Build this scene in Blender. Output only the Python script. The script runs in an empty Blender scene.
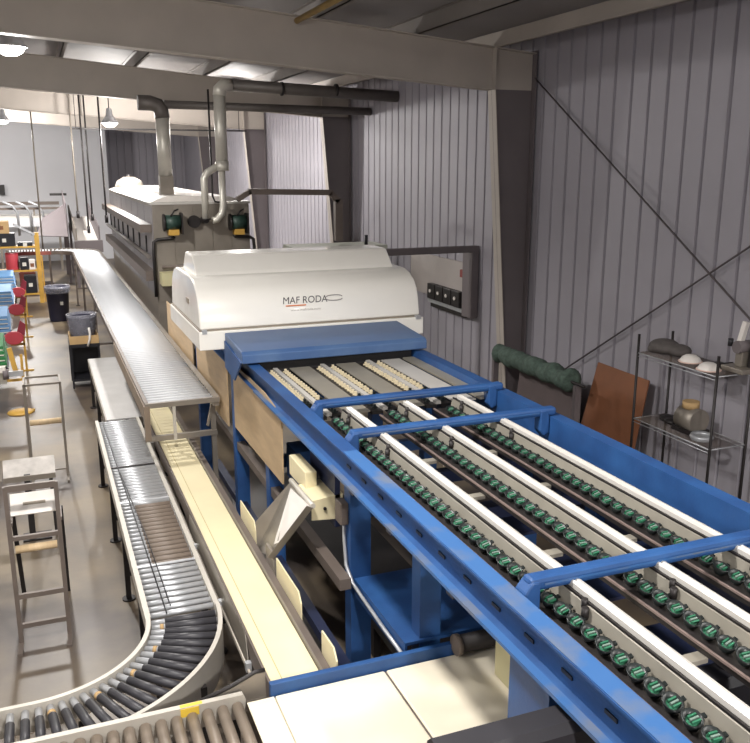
import bpy, bmesh, math, random
from mathutils import Vector, Matrix
random.seed(7)
SC = bpy.context.scene
COL = SC.collection

# ---------------------------------------------------------------- camera
F_PX, W_PX, H_PX = 849.0, 750, 743
PITCH, YAW, CAM_H = 0.2403, 0.3764, 3.8
cam_d = bpy.data.cameras.new('camera'); cam = bpy.data.objects.new('camera', cam_d); COL.objects.link(cam)
cam_d.sensor_fit = 'HORIZONTAL'; cam_d.sensor_width = 36.0; cam_d.lens = 36.0 * F_PX / W_PX
cam_d.clip_start = 0.05; cam_d.clip_end = 200
cam.location = (0, 0, CAM_H); cam.rotation_euler = (math.pi/2 - PITCH, 0, -YAW)
SC.camera = cam
# ---------------------------------------------------------------- world, exposure
wd = bpy.data.worlds.new('world'); SC.world = wd; wd.use_nodes = True
wd.node_tree.nodes['Background'].inputs[0].default_value = (.55, .57, .62, 1)
wd.node_tree.nodes['Background'].inputs[1].default_value = 0.3
SC.view_settings.view_transform = 'Standard'; SC.view_settings.look = 'None'
SC.view_settings.gamma = 1.0; SC.view_settings.use_curve_mapping = False
SC.view_settings.exposure = 0.12
LAMP_W = 640.0

# pixel -> point helpers (directions only; the plane touched gives the distance)
_fh = Vector((math.sin(YAW), math.cos(YAW), 0)); _r = Vector((math.cos(YAW), -math.sin(YAW), 0)); _up = Vector((0, 0, 1))
_f = _fh*math.cos(PITCH) - _up*math.sin(PITCH); _u = _up*math.cos(PITCH) + _fh*math.sin(PITCH)
def ray(x, y): return _f + _r*((x-375)/F_PX) - _u*((y-371)/F_PX)
def onZ(x, y, z): d = ray(x, y); p = d*((z-CAM_H)/d.z); p.z = z; return p
def onY(x, y, Y): d = ray(x, y); p = d*(Y/d.y); p.z += CAM_H; return p
def onX(x, y, X): d = ray(x, y); p = d*(X/d.x); p.z += CAM_H; return p

# ---------------------------------------------------------------- materials
def lin(c):
    return tuple((v/12.92 if v <= .04045 else ((v+.055)/1.055)**2.4) for v in (c[0]/255, c[1]/255, c[2]/255)) + (1,)
MATS = {}
def mat(name, rgb, rough=.5, metal=0, var=.12, scale=6.0, rgb2=None, bump=0.0, bscale=60.0, stretch=(1, 1, 1), lo=.35, hi=.7, coat=0, alpha=1, trans=0, detail=6):
    if name in MATS: return MATS[name]
    m = bpy.data.materials.new(name); m.use_nodes = True; nt = m.node_tree; N = nt.nodes; L = nt.links
    b = N['Principled BSDF']; b.inputs['Roughness'].default_value = rough; b.inputs['Metallic'].default_value = metal
    if coat: b.inputs['Coat Weight'].default_value = coat
    if trans: b.inputs['Transmission Weight'].default_value = trans
    if alpha < 1: b.inputs['Alpha'].default_value = alpha
    tc = N.new('ShaderNodeTexCoord'); mp = N.new('ShaderNodeMapping'); mp.inputs['Scale'].default_value = stretch
    L.new(tc.outputs['Object'], mp.inputs['Vector'])
    nz = N.new('ShaderNodeTexNoise'); nz.inputs['Scale'].default_value = scale; nz.inputs['Detail'].default_value = detail
    L.new(mp.outputs['Vector'], nz.inputs['Vector'])
    cr = N.new('ShaderNodeValToRGB'); c = lin(rgb)
    c2 = lin(rgb2) if rgb2 else tuple(v*(1-var) for v in c[:3]) + (1,)
    cr.color_ramp.elements[0].position = lo; cr.color_ramp.elements[1].position = hi
    cr.color_ramp.elements[0].color = c2; cr.color_ramp.elements[1].color = c
    L.new(nz.outputs['Fac'], cr.inputs['Fac']); L.new(cr.outputs['Color'], b.inputs['Base Color'])
    mr = N.new('ShaderNodeMapRange'); mr.inputs['To Min'].default_value = max(0, rough-.08); mr.inputs['To Max'].default_value = min(1, rough+.1)
    L.new(nz.outputs['Fac'], mr.inputs['Value']); L.new(mr.outputs['Result'], b.inputs['Roughness'])
    if bump:
        n2 = N.new('ShaderNodeTexNoise'); n2.inputs['Scale'].default_value = bscale; L.new(mp.outputs['Vector'], n2.inputs['Vector'])
        bp = N.new('ShaderNodeBump'); bp.inputs['Strength'].default_value = bump; bp.inputs['Distance'].default_value = .01
        L.new(n2.outputs['Fac'], bp.inputs['Height']); L.new(bp.outputs['Normal'], b.inputs['Normal'])
    MATS[name] = m
    return m
def emis(name, rgb, s):
    m = bpy.data.materials.new(name); m.use_nodes = True; b = m.node_tree.nodes['Principled BSDF']
    b.inputs['Base Color'].default_value = (1, 1, 1, 1); b.inputs['Emission Color'].default_value = lin(rgb); b.inputs['Emission Strength'].default_value = s
    MATS[name] = m; return m
BLUE = mat('blue_paint', (42, 86, 142), .5, rgb2=(34, 70, 122), scale=4, bump=.08, detail=8)
BLUEW = mat('blue_paint_worn', (52, 96, 150), .55, rgb2=(94, 106, 128), scale=3.5, lo=.36, hi=.5, detail=10)
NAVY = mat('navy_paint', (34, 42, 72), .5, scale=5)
GALV = mat('galvanised_steel', (196, 198, 202), .42, .55, .18, 9)
ROLL = mat('zinc_roller', (206, 208, 212), .34, .5, .08, 7)
RAILW = mat('pale_steel_rail', (198, 192, 182), .5, .2, .1, 6)
ROLLU = mat('pale_zinc_roller', (216, 218, 222), .55, 0, .08, 7)
STEEL = mat('stainless_steel', (176, 170, 160), .33, .8, .15, 5, stretch=(1, 1, 8))
STEELD = mat('dull_stainless', (150, 142, 132), .45, .45, .22, 3)
TRACK = mat('anodised_track', (160, 154, 142), .45, .3, .12, 8)
TRACKW = mat('track_cap', (200, 196, 190), .35, .1, .06, 9)
HOOD = mat('white_gelcoat', (246, 243, 236), .22, 0, .03, 3, coat=.3)
SEAM = mat('seam_grey', (150, 140, 126), .5, 0, .2, 8)
BELT = mat('cream_belt', (228, 216, 178), .5, 0, .05, 5)
BELTW = mat('white_belt', (236, 226, 204), .5, 0, .05, 4)
PLY = mat('plywood', (186, 160, 126), .6, 0, .2, 3, stretch=(1, 1, 5), bump=.05)
CONC = mat('concrete', (126, 112, 91), .40, 0, .3, .8, rgb2=(78, 69, 64), bump=.05, bscale=25, detail=12, lo=.38, hi=.66)
WALLM = mat('grey_wall_sheet', (166, 162, 170), .55, .1, .08, .9)
WALLW = mat('white_wall_paint', (208, 208, 212), .6, 0, .06, .6)
ROOFM = mat('roof_insulation', (150, 146, 146), .7, 0, .15, .8)
FRAME = mat('primer_beige', (182, 173, 164), .6, 0, .1, 2)
FRAMED = mat('column_grey', (112, 104, 106), .6, 0, .12, 2)
PURL = mat('purlin_steel', (138, 132, 128), .55, .1, .12, 3)
DARK = mat('dark_metal', (48, 44, 44), .5, .3, .25, 6)
BROWN = mat('brown_metal', (112, 101, 94), .5, .2, .2, 5)
RUBBER = mat('black_rubber', (58, 57, 62), .42, 0, .25, 14)
SLEEVE = mat('taupe_sleeve', (140, 126, 114), .5, 0, .25, 5)
BLACK = mat('black_plastic', (30, 30, 36), .45, 0, .2, 6)
GREENC = mat('green_cup_insert', (50, 112, 84), .4, 0, .25, 40)
CUPD = mat('dark_cup', (26, 32, 32), .42, 0, .25, 30)
CREAM = mat('cream_plastic', (222, 208, 176), .5, 0, .1, 30)
YEL = mat('yellow_paint', (206, 162, 74), .5, 0, .2, 6)
RED = mat('red_paint', (194, 70, 82), .45, 0, .15, 5)
TRAYB = mat('blue_carton', (104, 150, 196), .55, 0, .12, 8)
TRAYW = mat('white_carton', (214, 210, 200), .6, 0, .08, 8)
GREENB = mat('green_carton', (44, 118, 66), .5, 0, .15, 8)
CARD = mat('cardboard', (190, 158, 112), .75, 0, .12, 6)
CARDB = mat('brown_hardboard', (132, 84, 56), .7, 0, .16, 5, bump=.05)
BIN = mat('navy_bin', (44, 44, 66), .5, 0, .2, 5)
LINER = mat('clear_liner', (170, 170, 182), .25, 0, .2, 14, alpha=.45, bump=.4, bscale=30)
WOOD = mat('wood_roller', (210, 184, 146), .5, 0, .15, 6, stretch=(6, 1, 1))
GROLL = mat('green_netting', (84, 102, 92), .85, 0, .45, 22, bump=.6, bscale=50)
PIPEW = mat('bright_duct', (216, 212, 202), .4, .35, .1, 6)
PIPED = mat('dark_duct', (110, 104, 100), .5, .3, .15, 6)
MOTOR = mat('green_motor', (46, 70, 62), .5, .1, .2, 10)
BAG = mat('grey_bag', (92, 86, 84), .75, 0, .3, 12, bump=.5, bscale=20)
WPL = mat('white_plastic', (232, 226, 220), .4, 0, .05, 8)
INK = mat('logo_grey', (92, 88, 92), .5, 0, .1, 5)
INKO = mat('logo_orange', (226, 128, 70), .5, 0, .1, 5)
INKP = mat('logo_pale', (196, 190, 186), .5, 0, .1, 5)
YTAG = mat('yellow_tag', (232, 196, 70), .5, 0, .05, 5)
TANM = mat('tan_box_metal', (198, 190, 150), .5, 0, .1, 4)
LAMPE = emis('lamp_glow', (255, 252, 244), 14)

# ---------------------------------------------------------------- mesh builder
class MB:
    def __init__(s): s.v = []; s.f = []; s.m = []; s.sm = []
    def add(s, vs, fs, mi=0, smooth=False):
        o = len(s.v); s.v += [tuple(v) for v in vs]
        for f in fs: s.f.append([i+o for i in f]); s.m.append(mi); s.sm.append(smooth)
        return s
    def box(s, x0, x1, y0, y1, z0, z1, mi=0):
        vs = [(x, y, z) for z in (z0, z1) for y in (y0, y1) for x in (x0, x1)]
        return s.add(vs, [(0, 2, 3, 1), (4, 5, 7, 6), (0, 1, 5, 4), (2, 6, 7, 3), (0, 4, 6, 2), (1, 3, 7, 5)], mi)
    def beam(s, a, b, w, h, mi=0, up=(0, 0, 1)):
        a = Vector(a); b = Vector(b); d = (b-a).normalized(); u = Vector(up)
        if abs(d.dot(u)) > .98: u = Vector((0, 1, 0))
        x = d.cross(u).normalized(); z = x.cross(d).normalized(); vs = []
        for p in (a, b):
            for i, j in ((-1, -1), (1, -1), (1, 1), (-1, 1)): vs.append(p + x*(i*w/2) + z*(j*h/2))
        return s.add(vs, [(3, 2, 1, 0), (4, 5, 6, 7), (0, 1, 5, 4), (1, 2, 6, 5), (2, 3, 7, 6), (3, 0, 4, 7)], mi)
    def cyl(s, a, b, r, n=12, r2=None, mi=0, caps=True, smooth=True):
        a = Vector(a); b = Vector(b); d = (b-a).normalized(); u = Vector((0, 0, 1)) if abs(d.z) < .9 else Vector((1, 0, 0))
        x = d.cross(u).normalized(); z = x.cross(d); r2 = r if r2 is None else r2; vs = []
        for p, q in ((a, r), (b, r2)):
            for i in range(n):
                t = 2*math.pi*i/n; vs.append(p + x*(q*math.cos(t)) + z*(q*math.sin(t)))
        s.add(vs, [(i, (i+1) % n, n+(i+1) % n, n+i) for i in range(n)], mi, smooth)
        if caps:
            o = len(s.v) - 2*n
            s.f.append([o+i for i in range(n-1, -1, -1)]); s.m.append(mi); s.sm.append(False)
            s.f.append([o+n+i for i in range(n)]); s.m.append(mi); s.sm.append(False)
        return s
    def tube(s, pts, r, n=8, mi=0):
        P = [Vector(p) for p in pts]; k = len(P); vs = []; prev = None
        for i, p in enumerate(P):
            d = (P[min(i+1, k-1)] - P[max(i-1, 0)]).normalized()
            if prev is None:
                u = Vector((0, 0, 1)) if abs(d.z) < .9 else Vector((1, 0, 0)); x = d.cross(u).normalized()
            else: x = (prev - d*prev.dot(d)).normalized()
            prev = x; z = x.cross(d)
            rr = r[i] if isinstance(r, (list, tuple)) else r
            for j in range(n):
                t = 2*math.pi*j/n; vs.append(p + x*(rr*math.cos(t)) + z*(rr*math.sin(t)))
        s.add(vs, [(i*n+j, i*n+(j+1) % n, (i+1)*n+(j+1) % n, (i+1)*n+j) for i in range(k-1) for j in range(n)], mi, True)
        o = len(s.v) - k*n
        s.f.append([o+i for i in range(n-1, -1, -1)]); s.m.append(mi); s.sm.append(False)
        s.f.append([o+(k-1)*n+i for i in range(n)]); s.m.append(mi); s.sm.append(False)
        return s
    def prism(s, prof, a0, a1, axis='x', mi=0, smooth=False):
        # prof: closed outline in the two other axes (x: (y,z)  y: (x,z)  z: (x,y))
        def P(t, q):
            return (t, q[0], q[1]) if axis == 'x' else ((q[0], t, q[1]) if axis == 'y' else (q[0], q[1], t))
        n = len(prof); s.add([P(a0, q) for q in prof] + [P(a1, q) for q in prof], [(i, (i+1) % n, n+(i+1) % n, n+i) for i in range(n)], mi, smooth)
        o = len(s.v) - 2*n
        s.f.append([o+i for i in range(n-1, -1, -1)]); s.m.append(mi); s.sm.append(False)
        s.f.append([o+n+i for i in range(n)]); s.m.append(mi); s.sm.append(False)
        return s
    def lathe(s, prof, c=(0, 0, 0), n=20, mi=0):
        vs = [(c[0]+r*math.cos(2*math.pi*i/n), c[1]+r*math.sin(2*math.pi*i/n), c[2]+z) for r, z in prof for i in range(n)]
        k = len(prof)
        return s.add(vs, [(j*n+i, j*n+(i+1) % n, (j+1)*n+(i+1) % n, (j+1)*n+i) for j in range(k-1) for i in range(n)], mi, True)
    def sheet(s, pts, t, mi=0):
        # flat polygon given a thickness along its normal
        P = [Vector(p) for p in pts]; nrm = (P[1]-P[0]).cross(P[2]-P[0]).normalized()*t; n = len(P)
        s.add([p for p in P] + [p+nrm for p in P], [tuple(range(n-1, -1, -1)), tuple(range(n, 2*n))] + [(i, (i+1) % n, n+(i+1) % n, n+i) for i in range(n)], mi)
        return s
    def mesh(s, name, mats, off=(0, 0, 0)):
        me = bpy.data.meshes.new(name); o = Vector(off)
        me.from_pydata([tuple(Vector(v)-o) for v in s.v], [], s.f)
        for m in (mats if isinstance(mats, (list, tuple)) else [mats]): me.materials.append(m)
        me.polygons.foreach_set('material_index', s.m); me.polygons.foreach_set('use_smooth', s.sm)
        bm = bmesh.new(); bm.from_mesh(me); bmesh.ops.recalc_face_normals(bm, faces=bm.faces); bm.to_mesh(me); bm.free()
        return me
def wloc(o):
    v = Vector(o.location)
    while o.parent: o = o.parent; v += o.location
    return v
def thing(name, label, cat, loc, group=None):
    o = bpy.data.objects.new(name, None); COL.objects.link(o); o.location = loc; o.empty_display_size = .1
    o['label'] = label; o['category'] = cat
    if group: o['group'] = group
    return o
def part(name, mb, mats, parent, label=None, loc=None, bevel=0):
    # mb in world coordinates unless loc given (then mb is local to loc, in world coordinates)
    pw = wloc(parent)
    me = mb if isinstance(mb, bpy.types.Mesh) else mb.mesh(name, mats, pw if loc is None else (0, 0, 0))
    o = bpy.data.objects.new(name, me); COL.objects.link(o); o.parent = parent
    if loc is not None: o.location = Vector(loc) - pw
    if label: o['label'] = label
    if bevel: bv(o, bevel)
    return o
def bv(o, w, seg=2):
    m = o.modifiers.new('bevel', 'BEVEL'); m.width = w; m.segments = seg; m.limit_method = 'ANGLE'
def single(name, mb, mats, label, cat, base, group=None, bevel=0):
    me = mb.mesh(name, mats, base); o = bpy.data.objects.new(name, me); COL.objects.link(o); o.location = base
    o['label'] = label; o['category'] = cat
    if group: o['group'] = group
    if bevel: bv(o, bevel)
    return o
def struct(name, mb, mats, base=(0, 0, 0), parent=None):
    me = mb.mesh(name, mats, base); o = bpy.data.objects.new(name, me); COL.objects.link(o); o.location = base
    if parent: o.parent = parent
    else: o['kind'] = 'structure'
    return o

# ================================================================ SETTING
XW = 6.40; XL = -9.0; Y0 = -6.0; YB = 39.2
FR = [-4.1, 3.15, 10.37, 17.62, 24.76, 31.95]
def roof_z(x): return 5.42 + .085*(XW - x)
struct('floor', MB().box(XL, XW+.1, Y0, YB+.2, -.12, 0), CONC)
wr = struct('wall_right', MB().box(XW+.05, XW+.12, Y0, YB+.2, 0, 5.5), WALLM)
# corrugated sheets: flat pans with narrow recessed ribs every 0.305 m
def sheet_mesh(z1):
    prof = []
    for k in range(3):
        a = k*.305
        prof += [(0, a), (0, a+.250), (.032, a+.260), (.032, a+.288), (0, a+.298)]
    prof += [(0, .911)]
    m = MB()
    vs = [(x, y, 0) for x, y in prof] + [(x, y, z1) for x, y in prof]; n = len(prof)
    m.add(vs, [(i, n+i, n+i+1, i+1) for i in range(n-1)])
    vs = [(.042, y, 0) for x, y in (prof[0], prof[-1])] + [(.042, y, z1) for x, y in (prof[0], prof[-1])]
    m.add(vs, [(0, 1, 3, 2)])
    return m.mesh('wall_panel', WALLM)
sm_ = sheet_mesh(5.45)
y = Y0
while y < YB:
    part('wall_panel', sm_, None, wr, loc=(XW, y, 0)); y += .915
wb = struct('wall_back', MB().box(2.9, XW+.1, YB+.05, YB+.2, 0, 5.75), WALLM)
x = 2.9
for i in range(4):
    o = part('wall_panel', sm_, None, wb, loc=(x+.915, YB, 0)); o.rotation_euler.z = math.pi/2; o.location = Vector((x+.915, YB, 0)); x += .915
struct('wall_partition', MB().box(XL, 2.9, 36.6, 36.75, 0, 6.2), WALLW)
struct('wall_left', MB().box(XL-.15, XL, Y0, YB, 0, 6.8), WALLW)
struct('wall_front', MB().box(XL, XW, Y0-.15, Y0, 0, 6.8), WALLW)
# roof deck and its purlins
c = MB(); c.add([(XL, Y0, roof_z(XL)), (XW+.1, Y0, roof_z(XW+.1)), (XW+.1, YB+.2, roof_z(XW+.1)), (XL, YB+.2, roof_z(XL)),
                 (XL, Y0, roof_z(XL)+.08), (XW+.1, Y0, roof_z(XW+.1)+.08), (XW+.1, YB+.2, roof_z(XW+.1)+.08), (XL, YB+.2, roof_z(XL)+.08)],
                [(0, 1, 2, 3), (4, 7, 6, 5), (0, 4, 5, 1), (1, 5, 6, 2), (2, 6, 7, 3), (3, 7, 4, 0)])
ceil = struct('ceiling', c, ROOFM)
px = XW - 1.75
k = 0
while px > XL:
    z = roof_z(px)
    m = MB().box(px-.008, px+.008, Y0, YB, z-.2, z-.002).box(px-.008, px+.06, Y0, YB, z-.2, z-.19).box(px-.06, px+.008, Y0, YB, z-.01, z-.002)
    part('purlin', m, PURL, ceil); px -= 1.32; k += 1
# rigid frames: tapered columns and tapered rafters
def frame(Y, i):
    root = bpy.data.objects.new('trim_%d' % i, None); COL.objects.link(root); root.location = (XW, Y, 0); root['kind'] = 'structure'
    kz = 4.75
    # column web + flanges
    web = [(6.12, 0), (6.36, 0), (6.36, kz), (5.75, kz)]
    part('column_web', MB().prism(web, Y-.006, Y+.006, 'y'), FRAMED, root)
    part('column_flange', MB().sheet([(6.12, Y-.1, 0), (6.12, Y+.1, 0), (5.75, Y+.1, kz), (5.75, Y-.1, kz)], .012), FRAME, root)
    part('column_flange', MB().box(6.355, 6.375, Y-.1, Y+.1, 0, 5.25), FRAMED, root)
    def bot(x): return kz + .068*(5.75-x)
    def top(x): return roof_z(x)-.205
    xs = [6.36, 5.75, 3.0, 0, -3, -6, XL+.05]
    pr = [(5.75, kz), ] + [(x, bot(x)) for x in xs[2:]] + [(x, top(x)) for x in reversed(xs)] + [(6.36, kz)]
    part('rafter_web', MB().prism(pr, Y-.006, Y+.006, 'y'), FRAME, root)
    fl = MB(); a, b = (5.74, bot(5.74)), (XL+.05, bot(XL+.05))
    fl.prism([(a[0], a[1]), (b[0], b[1]), (b[0], b[1]-.014), (a[0], a[1]-.014)], Y-.1, Y+.1, 'y')
    part('rafter_flange', fl, FRAME, root)
    fl = MB(); a, b = (6.36, top(6.36)), (XL+.05, top(XL+.05))
    fl.prism([(a[0], a[1]), (b[0], b[1]), (b[0], b[1]-.012), (a[0], a[1]-.012)], Y-.1, Y+.1, 'y')
    part('rafter_flange', fl, FRAME, root)
    part('knee_plate', MB().box(5.75, 5.765, Y-.1, Y+.1, kz, top(5.75)), FRAME, root)
for i, Y in enumerate(FR): frame(Y, i+1)
# eave strut along the wall top
struct('trim_20', MB().box(5.78, 5.80, Y0, YB, 5.262, 5.455).box(5.72, 5.80, Y0, YB, 5.262, 5.274), FRAME, (0, 0, 0))
# X bracing rods on the wall
for a, b, w in (((6.33, 10.25, 4.9), (6.33, 3.25, .5), 'sloping down from the column knee'), ((6.33, 10.25, .5), (6.33, 3.25, 4.95), 'rising away from the column foot')):
    m = MB().cyl(a, b, .011, 8)
    single('brace_rod', m, mat('rod_grey', (88, 80, 82), .6, .1, .15, 6), 'thin dark steel brace rod on the ribbed wall ' + w, 'brace rod', (6.33, 3.25, 0))
# roof pipes
single('sprinkler_pipe', MB().cyl((3.05, 3.3, 5.42), (3.05, 10.2, 5.42), .035, 10), mat('ochre_pipe', (170, 140, 78), .5, 0, .2, 5),
       'ochre pipe running under the roof beside the near rafter', 'pipe', (3.05, 6, 5.4))

# ---------------------------------------------------------------- lamps
def lamp(x, y, z, label, group=None, k=1.0, side=.16):
    t = thing('high_bay_lamp', label, 'lamp', (x, y, z), group)
    m = MB().lathe([(.05, .34), (.07, .30), (.08, .18), (.12, .12), (.2, .02), (.21, 0), (.195, .005), (.11, .11), (.03, .12)], (x, y, z))
    part('reflector', m, GALV, t)
    part('lens', MB().lathe([(.001, -.10), (.08, -.092), (.14, -.06), (.185, .008), (.001, .03)], (x, y, z)), LAMPE, t)
    part('hanger', MB().cyl((x, y, z+.33), (x, y, roof_z(x)-.01), .012, 6), DARK, t)
    for kind, e in (('SPOT', LAMP_W*k), ('POINT', LAMP_W*k*side)):
        l = bpy.data.lights.new('lamp_light', kind); l.energy = e; l.shadow_soft_size = .16; l.color = (1, .97, .93)
        if kind == 'SPOT': l.spot_size = math.radians(158); l.spot_blend = .55
        o = bpy.data.objects.new('lamp_light', l); COL.objects.link(o); o.parent = t; o.location = (0, 0, -.2)
lamp(-.1, 12.0, 5.19, 'round high-bay lamp glowing under the roof between the near and middle rafters', side=.3)
lamp(1.87, 22.0, 4.74, 'round high-bay lamp glowing beyond the middle rafter above the oven', side=.8)
p_ = onY(3, 120, 30)
lamp(p_.x, 30.0, p_.z, 'round high-bay lamp glowing before the white back wall', k=1.1, side=.9)
LL = ['over the cream belt conveyor', 'behind the end of the blue sizer', 'over the wire shelf side of the sizer, added to light the wall', 'over the open floor beside the foreground conveyor',
      'over the aisle beside the packing stands', 'over the aisle beside the carton racks', 'past the far column, added to light the wall', 'over the pale cabinet, added to light the wall', 'over the aisle near the sorting table']
for (x, y, k_, s_), l_ in zip(((.5, 4.2, .95, .22), (1.0, -2.6, 1.9, .28), (4.2, 1.0, .5, .02), (-4.6, 1, .7, .3), (-5.5, 9, .6, .3), (-5.5, 19, .7, .5), (4.3, 26.3, .4, .6), (4.3, 19.2, .35, .6), (-5.0, 32, .8, .7)), LL):  # all out of view; the right-side ones are added to brighten the wall
    lamp(x, y, roof_z(x)-(.75 if y < 10 else .3), 'round high-bay lamp hung from the roof ' + l_, 'high-bay lamps over the hall', k_, s_)
# ================================================================ FRUIT SIZER (blue machine)
RZ = 2.05
sz = thing('fruit_sizer', 'long blue steel fruit sizer with three lanes of green cups', 'sizing machine', (2.52, 4.5, 0))
def rail(sgn, xo):
    # C channel: xo outer face, opening outwards
    s_ = sgn
    prof = [(xo, RZ), (xo+.10*s_, RZ), (xo+.10*s_, RZ-.20), (xo, RZ-.20), (xo, RZ-.19), (xo+.065*s_, RZ-.182), (xo+.065*s_, RZ-.018), (xo, RZ-.012)]
    return MB().prism(prof, .9, 10.6, 'y')
rl = part('side_rail', rail(1, 1.66), BLUE, sz)
rr = part('side_rail', rail(-1, 3.39), BLUE, sz)
part('wear_strip', MB().box(1.665, 1.755, .9, 4.75, RZ+.0005, RZ+.003), BLUEW, sz, label='scuffed blue top of the rail')
# worn lower flange and slots on the outside of the left rail
part('flange_lip', MB().box(1.652, 1.70, .9, 7.1, RZ-.203, RZ-.186), BLUEW, sz, label='scuffed grey lower lip of the rail')
slot = MB().box(-.004, .002, -.035, .035, -.008, .008).mesh('slot', BLACK)
yy = 1.3
while yy < 4.9:
    part('slot', slot, None, rl, loc=(1.722, yy, RZ-.125)); yy += .27
# crossbars (rounded front ends dropping onto the rails)
def crossbar(Y, w=.075, h=.062):
    b = part('crossbar', MB().box(1.79, 3.345, Y-w/2, Y+w/2, RZ+.002, RZ+h), BLUE, sz, bevel=.018)
    part('end_bracket', MB().prism([(1.762, RZ-.12), (1.762, RZ+.002), (1.80, RZ+h-.012), (1.84, RZ+h-.012), (1.84, RZ-.10), (1.81, RZ-.14)], Y-.042, Y+.042, 'y'), BLUE, b, bevel=.01)
    part('end_bracket', MB().prism([(3.288, RZ-.12), (3.288, RZ+.002), (3.25, RZ+h-.012), (3.21, RZ+h-.012), (3.21, RZ-.10), (3.24, RZ-.14)], Y-.042, Y+.042, 'y'), BLUE, b, bevel=.01)
    part('edge_line', MB().box(1.86, 3.2, Y-w/2-.002, Y-w/2, RZ+h-.034, RZ+h-.026), BLUEW, b)
for Y in (5.72, 4.97, 2.80, .98): crossbar(Y)
# transfer cover in front of the white hood
cv = MB().prism([(7.24, RZ+.02), (7.24, RZ+.10), (7.28, RZ+.125), (7.98, RZ+.17), (7.98, RZ+.02)], 1.60, 3.40, 'x')
part('transfer_cover', cv, mat('cover_blue', (86, 112, 150), .42, rgb2=(66, 94, 138), scale=3), sz, bevel=.01)
part('cover_bracket', MB().prism([(7.25, RZ+.03), (7.95, RZ+.10), (7.95, RZ-.16), (7.55, RZ-.2)], 1.585, 1.60, 'x'), BLUE, sz)
# lanes
LX = [1.90, 2.35, 2.80]
cup = MB()
n = 12
def ring(rx, ry, z, dx=0): return [(dx+rx*math.cos(2*math.pi*i/n), ry*math.sin(2*math.pi*i/n), z) for i in range(n)]
R = ring(.030, .026, -.035) + ring(.046, .040, .006) + ring(.040, .034, .008) + ring(.026, .022, -.010)
cup.add(R, [(j*n+i, j*n+(i+1) % n, (j+1)*n+(i+1) % n, (j+1)*n+i) for j in range(3) for i in range(n)], 0, True)
cup.add(ring(.026, .022, -.010), [tuple(range(n))], 1)
cup.add(ring(.030, .026, -.035), [tuple(range(n-1, -1, -1))], 0)
for a, mi_ in ((-.016, 1), (-.004, 2), (.008, 1)): cup.box(-.014, .028, a, a+.006, -.010, .006, mi_)
cup.box(.036, .062, -.012, .004, -.006, .004, 0)
# tilt the cup towards the camera side a little
cupm = cup.mesh('fruit_cup', [CUPD, GREENC, mat('cup_pale', (120, 140, 130), .4, 0, .2, 30)])
for li, lx in enumerate(LX):
    # dark chain bed with side guides
    part('chain_bed', MB().box(lx-.055, lx+.052, .95, 5.7, RZ-.125, RZ-.095), DARK, sz)
    part('chain_guide', MB().box(lx-.062, lx-.050, .95, 5.7, RZ-.098, RZ-.088), mat('guide_tan', (132, 116, 110), .5, .1, .2, 12), sz)
    # track extrusion: sloped pale face, dark groove, white cap
    tx = lx+.055
    t = part('lane_track', MB().prism([(tx, RZ-.12), (tx, RZ-.075), (tx+.014, RZ-.012), (tx+.028, RZ-.005), (tx+.085, RZ-.005), (tx+.085, RZ-.12)], .95, 5.64, 'y'), TRACK, sz)
    part('groove', MB().box(tx+.016, tx+.028, .95, 5.64, RZ-.006, RZ+.003), DARK, t)
    part('track_cap', MB().prism([(tx+.032, RZ-.005), (tx+.034, RZ+.022), (tx+.044, RZ+.030), (tx+.054, RZ+.022), (tx+.062, RZ+.030), (tx+.078, RZ+.026), (tx+.083, RZ-.005)], .95, 5.60, 'y'), TRACKW, t)
    for Y in (5.45, 4.72, 2.60):
        kn = part('hold_down', MB().cyl((lx+.05, Y, RZ-.06), (lx+.05, Y, RZ-.01), .016, 8).cyl((lx+.068, Y+.03, RZ-.03), (lx+.068, Y+.03, RZ+.012), .014, 8), DARK, t)
    yy = 1.15 + .03*li
    while yy < 5.6:
        o = part('fruit_cup', cupm, None, sz, loc=(lx, yy, RZ-.055)); o.rotation_euler = (.32+random.uniform(-.1, .1), -.12+random.uniform(-.1, .1), random.uniform(-.2, .2)); o.scale = (.80, 1.06, .9); yy += .096
    # infeed: two rows of cream fingers, with steel sheet between
    for dx in (-.055, .075):
        part('finger_bed', MB().box(lx+dx-.045, lx+dx+.045, 5.75, 7.3, RZ-.10, RZ-.075), DARK, sz)
        fm = MB().box(-.010, .010, -.009, .009, 0, .034).box(-.024, .024, -.006, .006, .004, .014)
        fme = fm.mesh('feed_finger', CREAM) if 'ff' not in globals() else ff
        ff = fme; fdk = fm.mesh('feed_finger', CUPD) if 'fdk' not in globals() else fdk
        fd = MATS['dark_cup']
        yy = 5.82
        while yy < 7.2:
            part('feed_finger', fdk if yy < 6.18 else ff, None, sz, loc=(lx+dx+random.uniform(-.003, .003), yy, RZ-.075)); yy += .068
    part('feed_sheet', MB().box(lx+.145, lx+.335, 5.75, 7.3, RZ-.075, RZ-.065), TRACKW if li == 2 else TRACK, sz)
    part('feed_strip', MB().box(lx-.012, lx+.028, 5.75, 7.3, RZ-.075, RZ-.052), TRACKW, sz)
part('interior_shade_box', MB().box(1.77, 3.28, 7.34, 9.7, RZ-.32, RZ-.002), mat('interior_shade', (40, 38, 40), .6, 0, .2, 5), sz)  # dark box added so the space behind the cover looks shaded
part('feed_sheet', MB().box(3.17, 3.285, 5.75, 7.3, RZ-.075, RZ-.06), TRACK, sz)
part('feed_sheet', MB().box(1.765, 1.80, 5.75, 7.3, RZ-.075, RZ-.06), TRACK, sz)
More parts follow.
